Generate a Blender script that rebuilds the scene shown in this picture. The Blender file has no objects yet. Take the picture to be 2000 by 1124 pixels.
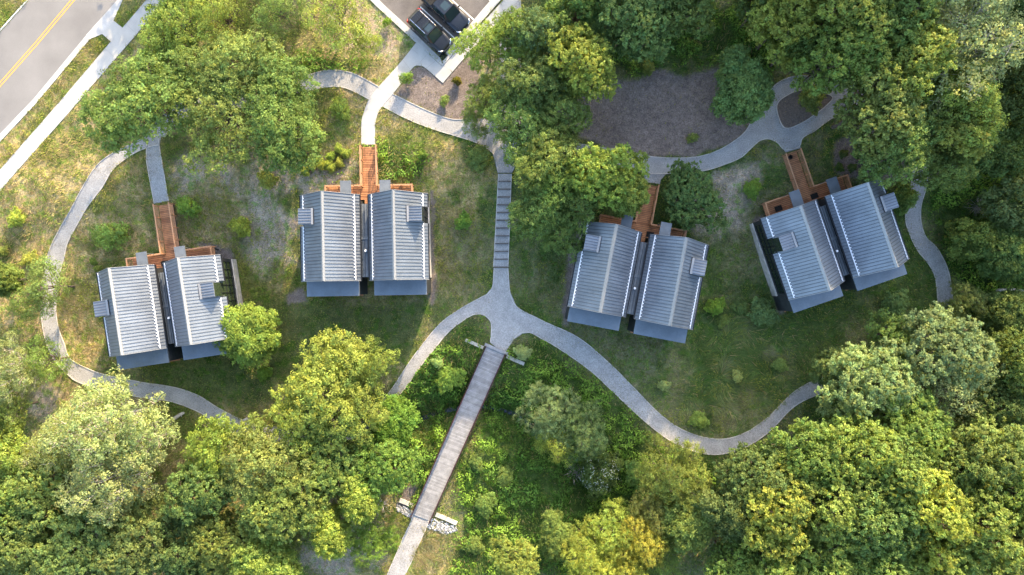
import bpy, bmesh, math, random
import numpy as np
from mathutils import Vector, Matrix
from mathutils.geometry import tessellate_polygon
R = math.radians
sc = bpy.context.scene
col = sc.collection

# ------------------------------------------------------------- camera, sky, sun, exposure
H = 71.6                      # camera height in metres
F = 1351.0                    # focal length in photo pixels (photo 2000 x 1124)
CX, CY = 1000.0, 562.0
cam_d = bpy.data.cameras.new("camera"); cam = bpy.data.objects.new("camera", cam_d); col.objects.link(cam)
cam.location = (0, 0, H); cam.rotation_euler = (0, 0, 0)
cam_d.sensor_width = 36; cam_d.lens = F / 2000 * 36; cam_d.clip_start = 0.5; cam_d.clip_end = 6000
sc.camera = cam
SUN_EL, SUN_AZ = 20.0, 19.0     # elevation, degrees east of the top of the picture
w = bpy.data.worlds.new("World"); sc.world = w; w.use_nodes = True
nt = w.node_tree; bg = nt.nodes["Background"]
sky = nt.nodes.new("ShaderNodeTexSky"); sky.sky_type = 'NISHITA'; sky.sun_disc = False
sky.sun_elevation = R(SUN_EL); sky.sun_rotation = R(SUN_AZ)
sky.air_density = 1.0; sky.dust_density = 2.5; sky.ozone_density = 1.0
nt.links.new(sky.outputs[0], bg.inputs[0]); bg.inputs[1].default_value = 0.15
sun_d = bpy.data.lights.new("sun", 'SUN'); sun = bpy.data.objects.new("sun", sun_d); col.objects.link(sun)
sun_d.energy = 2.55; sun_d.angle = R(0.6); sun_d.color = (1.0, 0.78, 0.50)
sd = Vector((math.sin(R(SUN_AZ)) * math.cos(R(SUN_EL)), math.cos(R(SUN_AZ)) * math.cos(R(SUN_EL)), math.sin(R(SUN_EL))))
sun.rotation_euler = sd.to_track_quat('Z', 'Y').to_euler(); sun.location = sd * 200
sc.view_settings.view_transform = 'Standard'; sc.view_settings.look = 'None'
sc.view_settings.exposure = 2.47; sc.view_settings.gamma = 1.0
sc.cycles.max_bounces = 6; sc.cycles.transmission_bounces = 4; sc.cycles.diffuse_bounces = 3
sc.cycles.use_denoising = True

# ------------------------------------------------------------- terrain
def sstep(t):
    t = np.clip(t, 0, 1); return t * t * (3 - 2 * t)
RAV = [(560, 868), (700, 858), (790, 835), (860, 812), (930, 800), (1000, 815), (1050, 850), (1110, 915), (1190, 1010), (1260, 1140), (1300, 1300)]
RAVW = [((x - CX) / F * H, (CY - y) / F * H) for x, y in RAV]
def seg_dist(X, Y, pts):
    best = np.full(np.shape(X), 1e9)
    for (ax, ay), (bx, by) in zip(pts[:-1], pts[1:]):
        dx, dy = bx - ax, by - ay
        t = np.clip(((X - ax) * dx + (Y - ay) * dy) / (dx * dx + dy * dy), 0, 1)
        best = np.minimum(best, np.hypot(X - ax - t * dx, Y - ay - t * dy))
    return best
def terr(X, Y):
    X = np.asarray(X, float); Y = np.asarray(Y, float)
    h = 1.28 * sstep((Y - 1.8) / 10.2) - 1.28 * sstep((-X - 20) / 11.0)
    d = seg_dist(X, Y, RAVW)
    fade = sstep((X + 26) / 8.0)
    return h - fade * (1.7 * np.exp(-(d / 3.0) ** 2) + 0.55 * np.exp(-(d / 0.8) ** 2))
def TH(x, y): return float(terr(x, y))
def PZ(px, py, z): return ((px - CX) / F * (H - z), (CY - py) / F * (H - z))
def P(px, py, up=0.0):
    z = 0.0
    for _ in range(5):
        x, y = PZ(px, py, z + up); z = TH(x, y)
    return x, y, z
def to_px(X, Y, Z=0.0): return CX + X / (H - Z) * F, CY - Y / (H - Z) * F

# ------------------------------------------------------------- noise in numpy
def _hash(ix, iy, seed):
    n = (ix * 374761393 + iy * 668265263 + seed * 974634777) & 0xFFFFFFFF
    n = ((n ^ (n >> 13)) * 1274126177) & 0xFFFFFFFF
    return ((n ^ (n >> 16)) & 0xFFFF) / 65535.0
def vnoise(X, Y, s, seed=0):
    X = X / s; Y = Y / s
    ix = np.floor(X).astype(np.int64); iy = np.floor(Y).astype(np.int64)
    fx = X - ix; fy = Y - iy; fx = fx * fx * (3 - 2 * fx); fy = fy * fy * (3 - 2 * fy)
    a = _hash(ix, iy, seed); b = _hash(ix + 1, iy, seed); c = _hash(ix, iy + 1, seed); d = _hash(ix + 1, iy + 1, seed)
    return (a * (1 - fx) + b * fx) * (1 - fy) + (c * (1 - fx) + d * fx) * fy
def fbm(X, Y, s, o=4, seed=0):
    r = 0; a = 1; t = 0
    for k in range(o):
        r = r + a * vnoise(X, Y, s / 2 ** k, seed + k * 17); t += a; a *= .55
    return r / t
def inside(X, Y, poly):
    c = np.zeros(np.shape(X), bool); n = len(poly); j = n - 1
    for i in range(n):
        xi, yi = poly[i]; xj, yj = poly[j]
        if yi != yj:
            k = ((yi > Y) != (yj > Y)) & (X < (xj - xi) * (Y - yi) / (yj - yi) + xi)
            c ^= k
        j = i
    return c

# ------------------------------------------------------------- materials
def mat(name, c, rough=0.8, metal=0.0, noise=None, bump=None, spec=0.3, objcol=False, attr=None):
    """noise: list of (scale, low, high) brightness factors; bump: (scale, strength, distance)"""
    m = bpy.data.materials.new(name); m.use_nodes = True; t = m.node_tree; n = t.nodes; L = t.links
    b = n["Principled BSDF"]; b.inputs["Roughness"].default_value = rough; b.inputs["Metallic"].default_value = metal
    b.inputs["Specular IOR Level"].default_value = spec
    if attr:
        a = n.new("ShaderNodeAttribute"); a.attribute_name = attr; cur = a.outputs["Color"]
    else:
        q = n.new("ShaderNodeRGB"); q.outputs[0].default_value = (*c, 1); cur = q.outputs[0]
    tc = n.new("ShaderNodeTexCoord")
    for k, (s, lo, hi) in enumerate(noise or []):
        nz = n.new("ShaderNodeTexNoise"); L.new(tc.outputs["Object"], nz.inputs[0])
        nz.inputs["Scale"].default_value = s; nz.inputs["Detail"].default_value = 4
        mr = n.new("ShaderNodeMapRange"); L.new(nz.outputs[0], mr.inputs[0])
        mr.inputs[1].default_value = .3; mr.inputs[2].default_value = .7; mr.inputs[3].default_value = lo; mr.inputs[4].default_value = hi
        mx = n.new("ShaderNodeMix"); mx.data_type = 'RGBA'; mx.blend_type = 'MULTIPLY'; mx.inputs[0].default_value = 1
        L.new(cur, mx.inputs[6]); L.new(mr.outputs[0], mx.inputs[7]); cur = mx.outputs[2]
    L.new(cur, b.inputs["Base Color"])
    if bump:
        nz = n.new("ShaderNodeTexNoise"); L.new(tc.outputs["Object"], nz.inputs[0]); nz.inputs["Scale"].default_value = bump[0]; nz.inputs["Detail"].default_value = 3
        bp = n.new("ShaderNodeBump"); bp.inputs["Strength"].default_value = bump[1]; bp.inputs["Distance"].default_value = bump[2]
        L.new(nz.outputs[0], bp.inputs["Height"]); L.new(bp.outputs[0], b.inputs["Normal"])
    return m
M = {}
M['ground'] = mat('ground', (0, 0, 0), .95, attr='gcol', noise=[(9, .6, 1.4), (1.6, .8, 1.2)], bump=(14, .9, .12), spec=.1)
def patchy(m, sc_, tint, lo, hi):
    t = m.node_tree; n = t.nodes; L = t.links; b = n["Principled BSDF"]; src = b.inputs["Base Color"].links[0].from_socket
    tc = n.new("ShaderNodeTexCoord"); nz = n.new("ShaderNodeTexNoise"); nz.inputs["Scale"].default_value = sc_; nz.inputs["Detail"].default_value = 5; nz.inputs["Roughness"].default_value = .65
    L.new(tc.outputs["Object"], nz.inputs[0]); mr = n.new("ShaderNodeMapRange"); L.new(nz.outputs[0], mr.inputs[0]); mr.inputs[1].default_value = lo; mr.inputs[2].default_value = hi
    mx = n.new("ShaderNodeMix"); mx.data_type = 'RGBA'; mx.blend_type = 'MULTIPLY'; at = n.new("ShaderNodeAttribute"); at.attribute_name = "gcol"; mu = n.new("ShaderNodeMath"); mu.operation = "MULTIPLY"; L.new(mr.outputs[0], mu.inputs[0]); L.new(at.outputs["Alpha"], mu.inputs[1])
    L.new(mu.outputs[0], mx.inputs[0]); L.new(src, mx.inputs[6]); mx.inputs[7].default_value = (*tint, 1); L.new(mx.outputs[2], b.inputs["Base Color"])
patchy(M['ground'], 1.1, (.62, .95, .45), .50, .60); patchy(M['ground'], 2.6, (1.45, 1.25, 1.15), .52, .62)
M['gravel'] = mat('gravel', (.36, .35, .335), .95, noise=[(30, .62, 1.3), (9, .74, 1.16), (.9, .86, 1.1)], bump=(38, .6, .03), spec=.1)
M['asphalt'] = mat('asphalt', (.185, .178, .17), .9, noise=[(.35, .88, 1.1), (25, .92, 1.08)], bump=(45, .3, .01), spec=.2)
M['asphalt_dark'] = mat('parking_asphalt', (.115, .105, .10), .85, noise=[(.5, .75, 1.3), (22, .85, 1.15)], bump=(45, .3, .01), spec=.25)
M['concrete'] = mat('concrete', (.40, .39, .365), .85, noise=[(.8, .88, 1.08), (12, .95, 1.05)], spec=.2)
M['kerb'] = mat('kerb_concrete', (.42, .41, .39), .85, noise=[(1.2, .85, 1.1), (14, .9, 1.08)], spec=.2)
M['white'] = mat('white_marking', (.78, .78, .76), .7, noise=[(7, .85, 1.05)])
M['yellow'] = mat('yellow_marking', (.62, .31, .06), .7, noise=[(7, .85, 1.05)])
M['edging'] = mat('edging_stone', (.50, .46, .41), .8, noise=[(2, .7, 1.15)])
M['roof'] = mat('standing_seam_metal', (.178, .200, .228), .42, .35, noise=[(.6, .8, 1.15), (9, .95, 1.05)], spec=.5)
M['seam'] = mat('seam_shadow_metal', (.075, .085, .097), .5, .3)  # roof metal darkened on the ribs, their shading lines put into the colour
M['roof_trim'] = mat('roof_trim_metal', (.25, .255, .26), .45, .3, noise=[(2, .95, 1.05)], spec=.5)
M['flatroof'] = mat('flat_roof_metal', (.145, .175, .205), .5, .2, noise=[(.7, .85, 1.12), (6, .95, 1.05)], spec=.4)
M['awning'] = mat('awning_metal', (.15, .17, .19), .5, .3, noise=[(1.5, .85, 1.12)], spec=.4)
M['guard'] = mat('white_aluminium', (.80, .81, .84), .4, .0)
M['siding'] = mat('dark_siding', (.030, .033, .035), .6, noise=[(3, .7, 1.3)])
M['darkmetal'] = mat('dark_metal', (.02, .022, .025), .5, .4)
M['glass'] = mat('window_glass', (.030, .045, .025), .04, 0, spec=1.0)
M['glass_dark'] = mat('dark_glass', (.012, .02, .018), .06, 0, spec=.6)
M['wood'] = mat('cedar_deck', (.40, .19, .09), .65, noise=[(1.3, .7, 1.25), (11, .85, 1.12)], spec=.3)
M['wood_rail'] = mat('cedar_rail', (.42, .225, .12), .65, noise=[(1.1, .85, 1.15), (8, .9, 1.1)], spec=.3)
M['wood2'] = mat('cedar_deck_dark', (.30, .135, .066), .7, noise=[(1.3, .7, 1.25), (11, .85, 1.12)])
M['greywood'] = mat('weathered_wood', (.24, .238, .24), .85, noise=[(2.2, .8, 1.18), (16, .85, 1.12)])
M['greywood2'] = mat('weathered_wood_pale', (.29, .288, .29), .85, noise=[(2.2, .8, 1.18), (16, .85, 1.12)])
M['maroon'] = mat('maroon_steel', (.055, .022, .022), .5, .3, noise=[(3, .7, 1.3)])
M['stonewall'] = mat('wall_concrete', (.46, .43, .37), .9, noise=[(4, .82, 1.1)], bump=(9, .3, .04))
M['bark'] = mat('bark', (.13, .10, .075), .95, noise=[(6, .6, 1.3)], bump=(12, .8, .05))
M['bark_pale'] = mat('pale_bark', (.48, .43, .36), .9, noise=[(5, .7, 1.15)], bump=(12, .5, .03))
M['carpaint'] = mat('black_car_paint', (.008, .009, .011), .3, .0, spec=.4)
M['carblue'] = mat('dark_blue_car_paint', (.009, .012, .019), .3, .0, spec=.4)
for k in ('carpaint', 'carblue'):
    M[k].node_tree.nodes["Principled BSDF"].inputs["Coat Weight"].default_value = .35
    M[k].node_tree.nodes["Principled BSDF"].inputs["Coat Roughness"].default_value = .04
M['carglass'] = mat('car_glass', (.02, .035, .035), .03, 0, spec=1.0)
M['chrome'] = mat('chrome', (.7, .7, .72), .15, 1.0)
M['rubber'] = mat('rubber', (.015, .015, .015), .9)
M['redlamp'] = mat('red_lens', (.35, .02, .02), .2)
M['rock'] = mat('pale_rock', (.40, .40, .39), .85, noise=[(4, .3, 1.35)])
M['water'] = mat('stream_water', (.012, .018, .022), .08, 0, spec=.6, bump=(3, .2, .03))
M['iron'] = mat('cast_iron', (.03, .027, .025), .6, .5, noise=[(8, .6, 1.4)])

def leafmat(name, trans=.35, rough=.55):
    m = bpy.data.materials.new(name); m.use_nodes = True; t = m.node_tree; n = t.nodes; L = t.links
    b = n["Principled BSDF"]; b.inputs["Roughness"].default_value = rough; b.inputs["Specular IOR Level"].default_value = .12
    oi = n.new("ShaderNodeObjectInfo"); at = n.new("ShaderNodeAttribute"); at.attribute_name = "lcol"
    mx = n.new("ShaderNodeMix"); mx.data_type = 'RGBA'; mx.blend_type = 'MULTIPLY'; mx.inputs[0].default_value = 1
    L.new(oi.outputs["Color"], mx.inputs[6]); L.new(at.outputs["Color"], mx.inputs[7])
    L.new(mx.outputs[2], b.inputs["Base Color"])
    tr = n.new("ShaderNodeBsdfTranslucent")
    mt = n.new("ShaderNodeMix"); mt.data_type = 'RGBA'; mt.blend_type = 'MULTIPLY'; mt.inputs[0].default_value = 1
    L.new(mx.outputs[2], mt.inputs[6]); mt.inputs[7].default_value = (1.5, 1.35, .7, 1); L.new(mt.outputs[2], tr.inputs[0])
    ms = n.new("ShaderNodeMixShader"); ms.inputs[0].default_value = trans
    L.new(b.outputs[0], ms.inputs[1]); L.new(tr.outputs[0], ms.inputs[2])
    L.new(ms.outputs[0], n["Material Output"].inputs[0])
    return m
M['leaf'] = leafmat('leaves', .42)
M['grass'] = leafmat('grass_blades', .25, .6)

# ------------------------------------------------------------- object helpers
def tag(o, label=None, cat=None, group=None, kind=None):
    if label: o['label'] = label
    if cat: o['category'] = cat
    if group: o['group'] = group
    if kind: o['kind'] = kind
    return o
def empty(name, loc, rz=0.0):
    o = bpy.data.objects.new(name, None); col.objects.link(o); o.location = loc; o.rotation_euler = (0, 0, rz)
    o.empty_display_size = .3
    return o
class MB:
    def __init__(s): s.v = []; s.f = []
    def add(s, vs, fs):
        n = len(s.v); s.v += [tuple(v) for v in vs]; s.f += [tuple(n + i for i in f) for f in fs]
        return s
    def box(s, x0, x1, y0, y1, z0, z1):
        return s.add([(x0, y0, z0), (x1, y0, z0), (x1, y1, z0), (x0, y1, z0), (x0, y0, z1), (x1, y0, z1), (x1, y1, z1), (x0, y1, z1)],
                     [(3, 2, 1, 0), (4, 5, 6, 7), (0, 1, 5, 4), (1, 2, 6, 5), (2, 3, 7, 6), (3, 0, 4, 7)])
    def bar(s, a, b, w, h, up=(0, 0, 1)):
        a = Vector(a); b = Vector(b); d = (b - a).normalized(); sx = d.cross(Vector(up)).normalized(); u = sx.cross(d)
        vs = []
        for p in (a, b):
            for i, j in ((-1, -1), (1, -1), (1, 1), (-1, 1)): vs.append(p + sx * (w / 2 * i) + u * (h / 2 * j))
        return s.add(vs, [(0, 3, 2, 1), (4, 5, 6, 7), (0, 1, 5, 4), (1, 2, 6, 5), (2, 3, 7, 6), (3, 0, 4, 7)])
    def tube(s, pts, rad, n=6, cap=True):
        pts = [Vector(p) for p in pts]; rings = []; base = len(s.v)
        for i, p in enumerate(pts):
            d = (pts[min(i + 1, len(pts) - 1)] - pts[max(i - 1, 0)]).normalized()
            a = d.cross(Vector((0, 0, 1)) if abs(d.z) < .9 else Vector((1, 0, 0))).normalized(); b = d.cross(a)
            r = rad[i] if hasattr(rad, '__len__') else rad
            for k in range(n):
                t = 2 * math.pi * k / n; s.v.append(tuple(p + a * (r * math.cos(t)) + b * (r * math.sin(t))))
        for i in range(len(pts) - 1):
            for k in range(n):
                q = base + i * n; k2 = (k + 1) % n
                s.f.append((q + k, q + k2, q + n + k2, q + n + k))
        if cap:
            s.f.append(tuple(base + k for k in range(n))[::-1]); s.f.append(tuple(base + (len(pts) - 1) * n + k for k in range(n)))
        return s
    def build(s, name, m, parent=None, smooth=False):
        me = bpy.data.meshes.new(name); me.from_pydata(s.v, [], s.f); me.update()
        me.materials.append(m)
        if smooth: me.polygons.foreach_set('use_smooth', [True] * len(me.polygons))
        o = bpy.data.objects.new(name, me); col.objects.link(o)
        if parent: o.parent = parent
        return o
def np_mesh(name, V, Fc, nper, m, attr=None, attrname='lcol'):
    """V (n,3), Fc flat loops with nper verts each"""
    me = bpy.data.meshes.new(name); nf = len(Fc) // nper
    me.vertices.add(len(V)); me.vertices.foreach_set('co', np.asarray(V, np.float32).ravel())
    me.loops.add(len(Fc)); me.loops.foreach_set('vertex_index', np.asarray(Fc, np.int32))
    me.polygons.add(nf); me.polygons.foreach_set('loop_start', np.arange(0, nf * nper, nper, dtype=np.int32))
    if attr is not None:
        a = me.attributes.new(attrname, 'FLOAT_COLOR', 'POINT')
        c = np.ones((len(V), 4), np.float32); c[:, :np.shape(attr)[1]] = attr; a.data.foreach_set('color', c.ravel())
    me.update(calc_edges=True); me.materials.append(m)
    return me
def spline(pts, n=6, closed=False):
    out = []; L = len(pts)
    rng = range(L if closed else L - 1)
    for i in rng:
        g = lambda k: pts[k % L] if closed else pts[max(0, min(L - 1, k))]
        p0, p1, p2, p3 = g(i - 1), g(i), g(i + 1), g(i + 2)
        for k in range(n):
            t = k / n
            out.append(tuple(.5 * ((2 * p1[c]) + (-p0[c] + p2[c]) * t + (2 * p0[c] - 5 * p1[c] + 4 * p2[c] - p3[c]) * t * t + (-p0[c] + 3 * p1[c] - 3 * p2[c] + p3[c]) * t ** 3) for c in (0, 1)))
    if not closed: out.append(tuple(pts[-1]))
    return out
def Wl(pts): return [P(x, y)[:2] for x, y in pts]
HARD = []          # world polygons where no grass grows
def drape(name, wpts, off, m, parent=None, thick=0.0, step=1.0, hard=True):
    """sheet following the terrain inside a world polygon"""
    if hard: HARD.append(wpts)
    tris = tessellate_polygon([[Vector((x, y, 0)) for x, y in wpts]])
    bm = bmesh.new(); vs = [bm.verts.new((x, y, 0)) for x, y in wpts]
    for t in tris:
        try: bm.faces.new([vs[i] for i in t])
        except ValueError: pass
    xs = [p[0] for p in wpts]; ys = [p[1] for p in wpts]
    for ax, lo, hi in ((0, min(xs), max(xs)), (1, min(ys), max(ys))):
        k = math.ceil(lo / step) * step
        while k < hi:
            co = (k, 0, 0) if ax == 0 else (0, k, 0); no = (1, 0, 0) if ax == 0 else (0, 1, 0)
            bmesh.ops.bisect_plane(bm, geom=bm.verts[:] + bm.edges[:] + bm.faces[:], plane_co=co, plane_no=no, dist=1e-5); k += step
    for f in bm.faces:
        if f.normal.z < 0: f.normal_flip()
    V = np.array([v.co[:] for v in bm.verts]); Z = terr(V[:, 0], V[:, 1]) + off
    for v, z in zip(bm.verts, Z): v.co.z = z
    if thick:
        be = [e for e in bm.edges if e.is_boundary]
        r = bmesh.ops.extrude_edge_only(bm, edges=be)
        for g in r['geom']:
            if isinstance(g, bmesh.types.BMVert): g.co.z -= thick
        bmesh.ops.recalc_face_normals(bm, faces=bm.faces[:])
    me = bpy.data.meshes.new(name); bm.to_mesh(me); bm.free(); me.materials.append(m)
    o = bpy.data.objects.new(name, me); col.objects.link(o)
    if parent: o.parent = parent
    return o
def ribbon_poly(c, w):
    L = []; Rr = []
    for i in range(len(c)):
        a = c[max(i - 1, 0)]; b = c[min(i + 1, len(c) - 1)]
        dx, dy = b[0] - a[0], b[1] - a[1]; l = math.hypot(dx, dy) or 1; nx, ny = -dy / l, dx / l
        L.append((c[i][0] + nx * w / 2, c[i][1] + ny * w / 2)); Rr.append((c[i][0] - nx * w / 2, c[i][1] - ny * w / 2))
    return L, Rr
def edging(lines, parent, w=.07, h=.05, m=None, name='edging', off=.0):
    """thin raised edging strips along world polylines, one mesh"""
    mb = MB()
    for c in lines:
        pts = []
        for a, b in zip(c[:-1], c[1:]):
            k = max(1, int(math.hypot(b[0] - a[0], b[1] - a[1]) / .6))
            pts += [(a[0] + (b[0] - a[0]) * i / k, a[1] + (b[1] - a[1]) * i / k) for i in range(k)]
        pts.append(c[-1]); L, Rr = ribbon_poly(pts, w); vs = []; fs = []
        for (lx, ly), (rx, ry), (x, y) in zip(L, Rr, pts):
            z = TH(x, y) + off; vs += [(lx, ly, z - .05), (lx, ly, z + h), (rx, ry, z + h), (rx, ry, z - .05)]
        for i in range(len(pts) - 1):
            q = i * 4
            fs += [(q + 1, q, q + 4, q + 5), (q + 2, q + 1, q + 5, q + 6), (q + 3, q + 2, q + 6, q + 7)]
        fs += [(0, 1, 2, 3), tuple(len(vs) - 4 + k for k in (3, 2, 1, 0))]
        mb.add(vs, fs)
    return mb.build(name, m or M['edging'], parent)
# ------------------------------------------------------------- roads, pavements, paths
def ext(pts, n=420):
    """carry a pixel polyline on past both ends of the frame"""
    a, b = pts[0], pts[1]; l = math.hypot(a[0] - b[0], a[1] - b[1]); s = (a[0] + (a[0] - b[0]) / l * n, a[1] + (a[1] - b[1]) / l * n)
    a, b = pts[-1], pts[-2]; l = math.hypot(a[0] - b[0], a[1] - b[1]); e = (a[0] + (a[0] - b[0]) / l * n, a[1] + (a[1] - b[1]) / l * n)
    return [s] + list(pts) + [e]
road_l = ext([(-50, 118), (0, 64), (55, 3), (80, -26)]); road_r = ext([(-40, 308), (0, 263), (67, 193), (168, 71), (230, 0)])
tag(drape('road', Wl(road_l) + Wl(road_r)[::-1], .02, M['asphalt'], step=1.5), kind='structure')
kerb_o = ext([(-40, 324), (0, 278), (67, 207), (176, 77)], 0)[1:-1]
kerb_i = [(-40, 308), (0, 263), (67, 193), (168, 71)]
kerb_o[0] = (-330, 640); kerb_i[0] = (-330, 622)
tag(drape('kerb', Wl(kerb_i) + Wl(kerb_o)[::-1], .06, M['kerb'], thick=.16, step=1.5), kind='structure')
apron = [(168, 70), (176, 77), (200, 67), (222, 41), (240, 0), (262, -40), (240, -11), (230, 0)]
tag(drape('kerb', Wl(apron), .045, M['kerb'], thick=.1), kind='structure')
o = drape('pavement', Wl([(200, 67), (217, 82), (240, 55), (222, 41)]), .07, M['concrete'], thick=.1); tag(o, kind='structure')
sw_l = ext([(-40, 377), (0, 333), (117, 200), (217, 82), (240, 55), (287, 0)]); sw_r = ext([(-40, 419), (0, 375), (133, 223), (267, 68), (322, 0)])
pave = drape('pavement', Wl(sw_l) + Wl(sw_r)[::-1], .066, M['concrete'], thick=.12, step=1.5); tag(pave, kind='structure')
# expansion joints of the pavement
mb = MB()
def joint(mb, a, b, off=.071, w=.025):
    ax, ay, _ = P(*a); bx, by, _ = P(*b); n = 3; L, Rr = ribbon_poly([(ax + (bx - ax) * i / n, ay + (by - ay) * i / n) for i in range(n + 1)], w)
    vs = [(x, y, TH(x, y) + off) for x, y in L] + [(x, y, TH(x, y) + off) for x, y in Rr]
    mb.add(vs, [(i, i + 1 + 0, n + 2 + i, n + 1 + i)[::-1] for i in range(n)])
for k in range(-6, 16):
    t = k / 7.0; a = (0 + 287 * t, 333 - 333 * t); b = (33 + 287 * t, 338 + 37 - 37 - 333 * t + 4)
    joint(mb, a, (a[0] + 21, a[1] + 19))
M['jointdark'] = mat('dark_joint', (.30, .29, .27), .9)  # joints drawn as thin strips in a darker concrete tone
mb.build('expansion_joints', M['jointdark'], pave)
def offset_line(lines, d):
    c = Wl(lines); L, Rr = ribbon_poly(c, abs(d) * 2); return L if d > 0 else Rr
# road lines: double yellow centre, white edge
yl = ext([(-40, 213), (0, 166), (70, 87), (143, 0)])
rm = tag(empty('road_marking', (0, 0, 0)), kind='structure')
for d in (-.14, .14):
    L, Rr = ribbon_poly(offset_line(yl, d), .11); drape('yellow_line', L + Rr[::-1], .026, M['yellow'], rm, step=1.5, hard=False)
L, Rr = ribbon_poly(Wl(ext([(-50, 117 - 6), (0, 64 - 6), (53, 0)])), .14)
L, Rr = ribbon_poly(Wl(ext([(-40, 103), (0, 60), (56, -2)])), .14); drape('white_line', L + Rr[::-1], .026, M['white'], rm, step=1.5, hard=False)
# parking place
park = [(600, -150), (749, 9), (861, 112), (870, 104), (958, 0), (1085, -150)]
park = [(580, -160), (749, 9), (861, 112), (870, 104), (959, 0), (1096, -160)]
tag(drape('parking_area', Wl(park), .02, M['asphalt_dark'], step=2), kind='structure')
pl = [(569, -160), (740, 14), (800, 67), (864, 125), (869, 119), (859, 113), (861, 112), (803, 59), (749, 9), (580, -160)]
tag(drape('kerb', Wl([(567, -160), (737, 11), (800, 68), (865, 127), (859.5, 113.5), (803.5, 59), (749, 9), (580, -160)]), .04, M['kerb'], thick=.1), kind='structure')
tag(drape('kerb', Wl([(565, -160), (734, 12), (798, 71), (864, 130), (867, 127), (801, 67), (737, 9), (569, -160)]), .13, M['concrete'], thick=.2, hard=False), kind='structure')
tag(drape('kerb', Wl([(870, 104.5), (875.5, 109.5), (976, 0), (1112, -160), (1096, -160), (959, 0)]), .04, M['kerb'], thick=.1), kind='structure')
tag(drape('kerb', Wl([(864.5, 120.5), (867, 127), (870, 124), (979, 0), (1115, -160), (1111, -160), (975, 0), (875, 110)]), .13, M['concrete'], thick=.2, hard=False), kind='structure')
pm = tag(empty('parking_marking', (0, 0, 0)), kind='structure')
for a, b in (((821, 14), (890, 77)), ((879, -3), (934, 47)), ((772, -36), (790, -19)), ((951, -4), (957, 1))):
    L, Rr = ribbon_poly(Wl([a, b]), .12); drape('white_line', L + Rr[::-1], .026, M['white'], pm, hard=False)
# L shaped concrete walk with the branch down to the deck
walk = [(813, 84), (864, 131), (979, 6), (1115, -150), (1150, -150), (1000, 15), (908, 113), (865, 163)] + spline([(865, 163), (833, 135), (820, 129), (810, 130), (802, 138), (797, 146)], 4) + \
    spline([(797, 146), (767, 185), (747, 208), (738, 223), (733, 247), (733, 283)], 5) + spline([(706, 283), (706, 240), (712, 217), (722, 193), (738, 172), (760, 148), (787, 117), (813, 84)], 5)
walk = [walk[0]] + [p for p, q in zip(walk[1:], walk[:-1]) if p != q]
if walk[-1] == walk[0]: walk = walk[:-1]
cw = drape('pavement', Wl(walk), .075, M['concrete'], thick=.13); tag(cw, kind='structure')
mb = MB()
for a, b in (((865, 127), (883, 142)), ((835, 106), (817, 127)), ((801, 94), (817, 106)), ((850, 120), (833, 134)), ((787, 118), (802, 137)), ((738, 173), (765, 187)), ((707, 245), (733, 245)), ((714, 214), (741, 219)), ((760, 148), (785, 160)), ((884, 105), (901, 121)), ((912, 74), (934, 85))):
    joint(mb, a, b, .08, .03)
mb.build('expansion_joints', M['jointdark'], cw)

PATHS = []
def gpath(name, up, lo, off, edge=(1, 1), n=6):
    """gravel path between two traced borders (pixels), with raised edging"""
    a = Wl(spline(up, n)); b = Wl(spline(lo, n))
    PATHS.append(a + b[::-1])
    o = tag(drape(name, a + b[::-1], off, M['gravel'], thick=.05), kind='structure')
    ln = [Wl(spline(l[e[0]:e[1]], n)) if isinstance(e, tuple) else Wl(spline(l, n)) for l, e in ((up, edge[0]), (lo, edge[1])) if e]
    if ln: edging(ln, o, off=off)
    return o
gpath('path', [(560, 172), (585, 155), (610, 145), (633, 139), (660, 138), (687, 143), (713, 155), (741, 171)],
      [(560, 200), (590, 182), (623, 173), (650, 170), (673, 172), (697, 182), (722, 195)], .050)
gpath('path', [(287, 262), (320, 225), (370, 192), (420, 180), (470, 182), (520, 188), (562, 171)],
      [(322, 268), (345, 243), (385, 220), (420, 208), (465, 210), (520, 214), (562, 201)], .054)
gpath('path', [(316, 258), (297, 262), (262, 280), (217, 302), (187, 327), (160, 370), (140, 408), (117, 448), (100, 482), (90, 515), (83, 552), (80, 588), (82, 622), (87, 655), (97, 685), (110, 708), (133, 732), (157, 748), (215, 764), (280, 777), (333, 784), (383, 802), (403, 814), (440, 838), (490, 858), (560, 868), (640, 868), (700, 853)],
      [(312, 284), (297, 286), (270, 296), (247, 310), (220, 333), (200, 367), (173, 402), (150, 442), (133, 475), (125, 508), (117, 540), (112, 575), (110, 608), (115, 642), (127, 675), (133, 695), (147, 708), (183, 725), (217, 735), (283, 748), (307, 751), (350, 759), (390, 774), (430, 799), (480, 822), (560, 836), (640, 838), (700, 823)], .050)
gpath('path', [(287, 270), (287, 313), (293, 350), (302, 398)], [(310, 270), (314, 300), (326, 370), (330, 393)], .058)
gpath('path', [(767, 184), (793, 197), (827, 213), (860, 227), (887, 234), (913, 233), (940, 232), (975, 232)],
      [(747, 208), (783, 227), (817, 242), (853, 255), (893, 267), (927, 278), (953, 292), (966, 306), (973, 337)], .050, ((0, 6), (0, 9)))
gpath('path', [(976, 20), (976, 120), (976, 237)], [(1017, 0), (1017, 120), (1017, 237)], .058, (0, 1))
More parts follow.
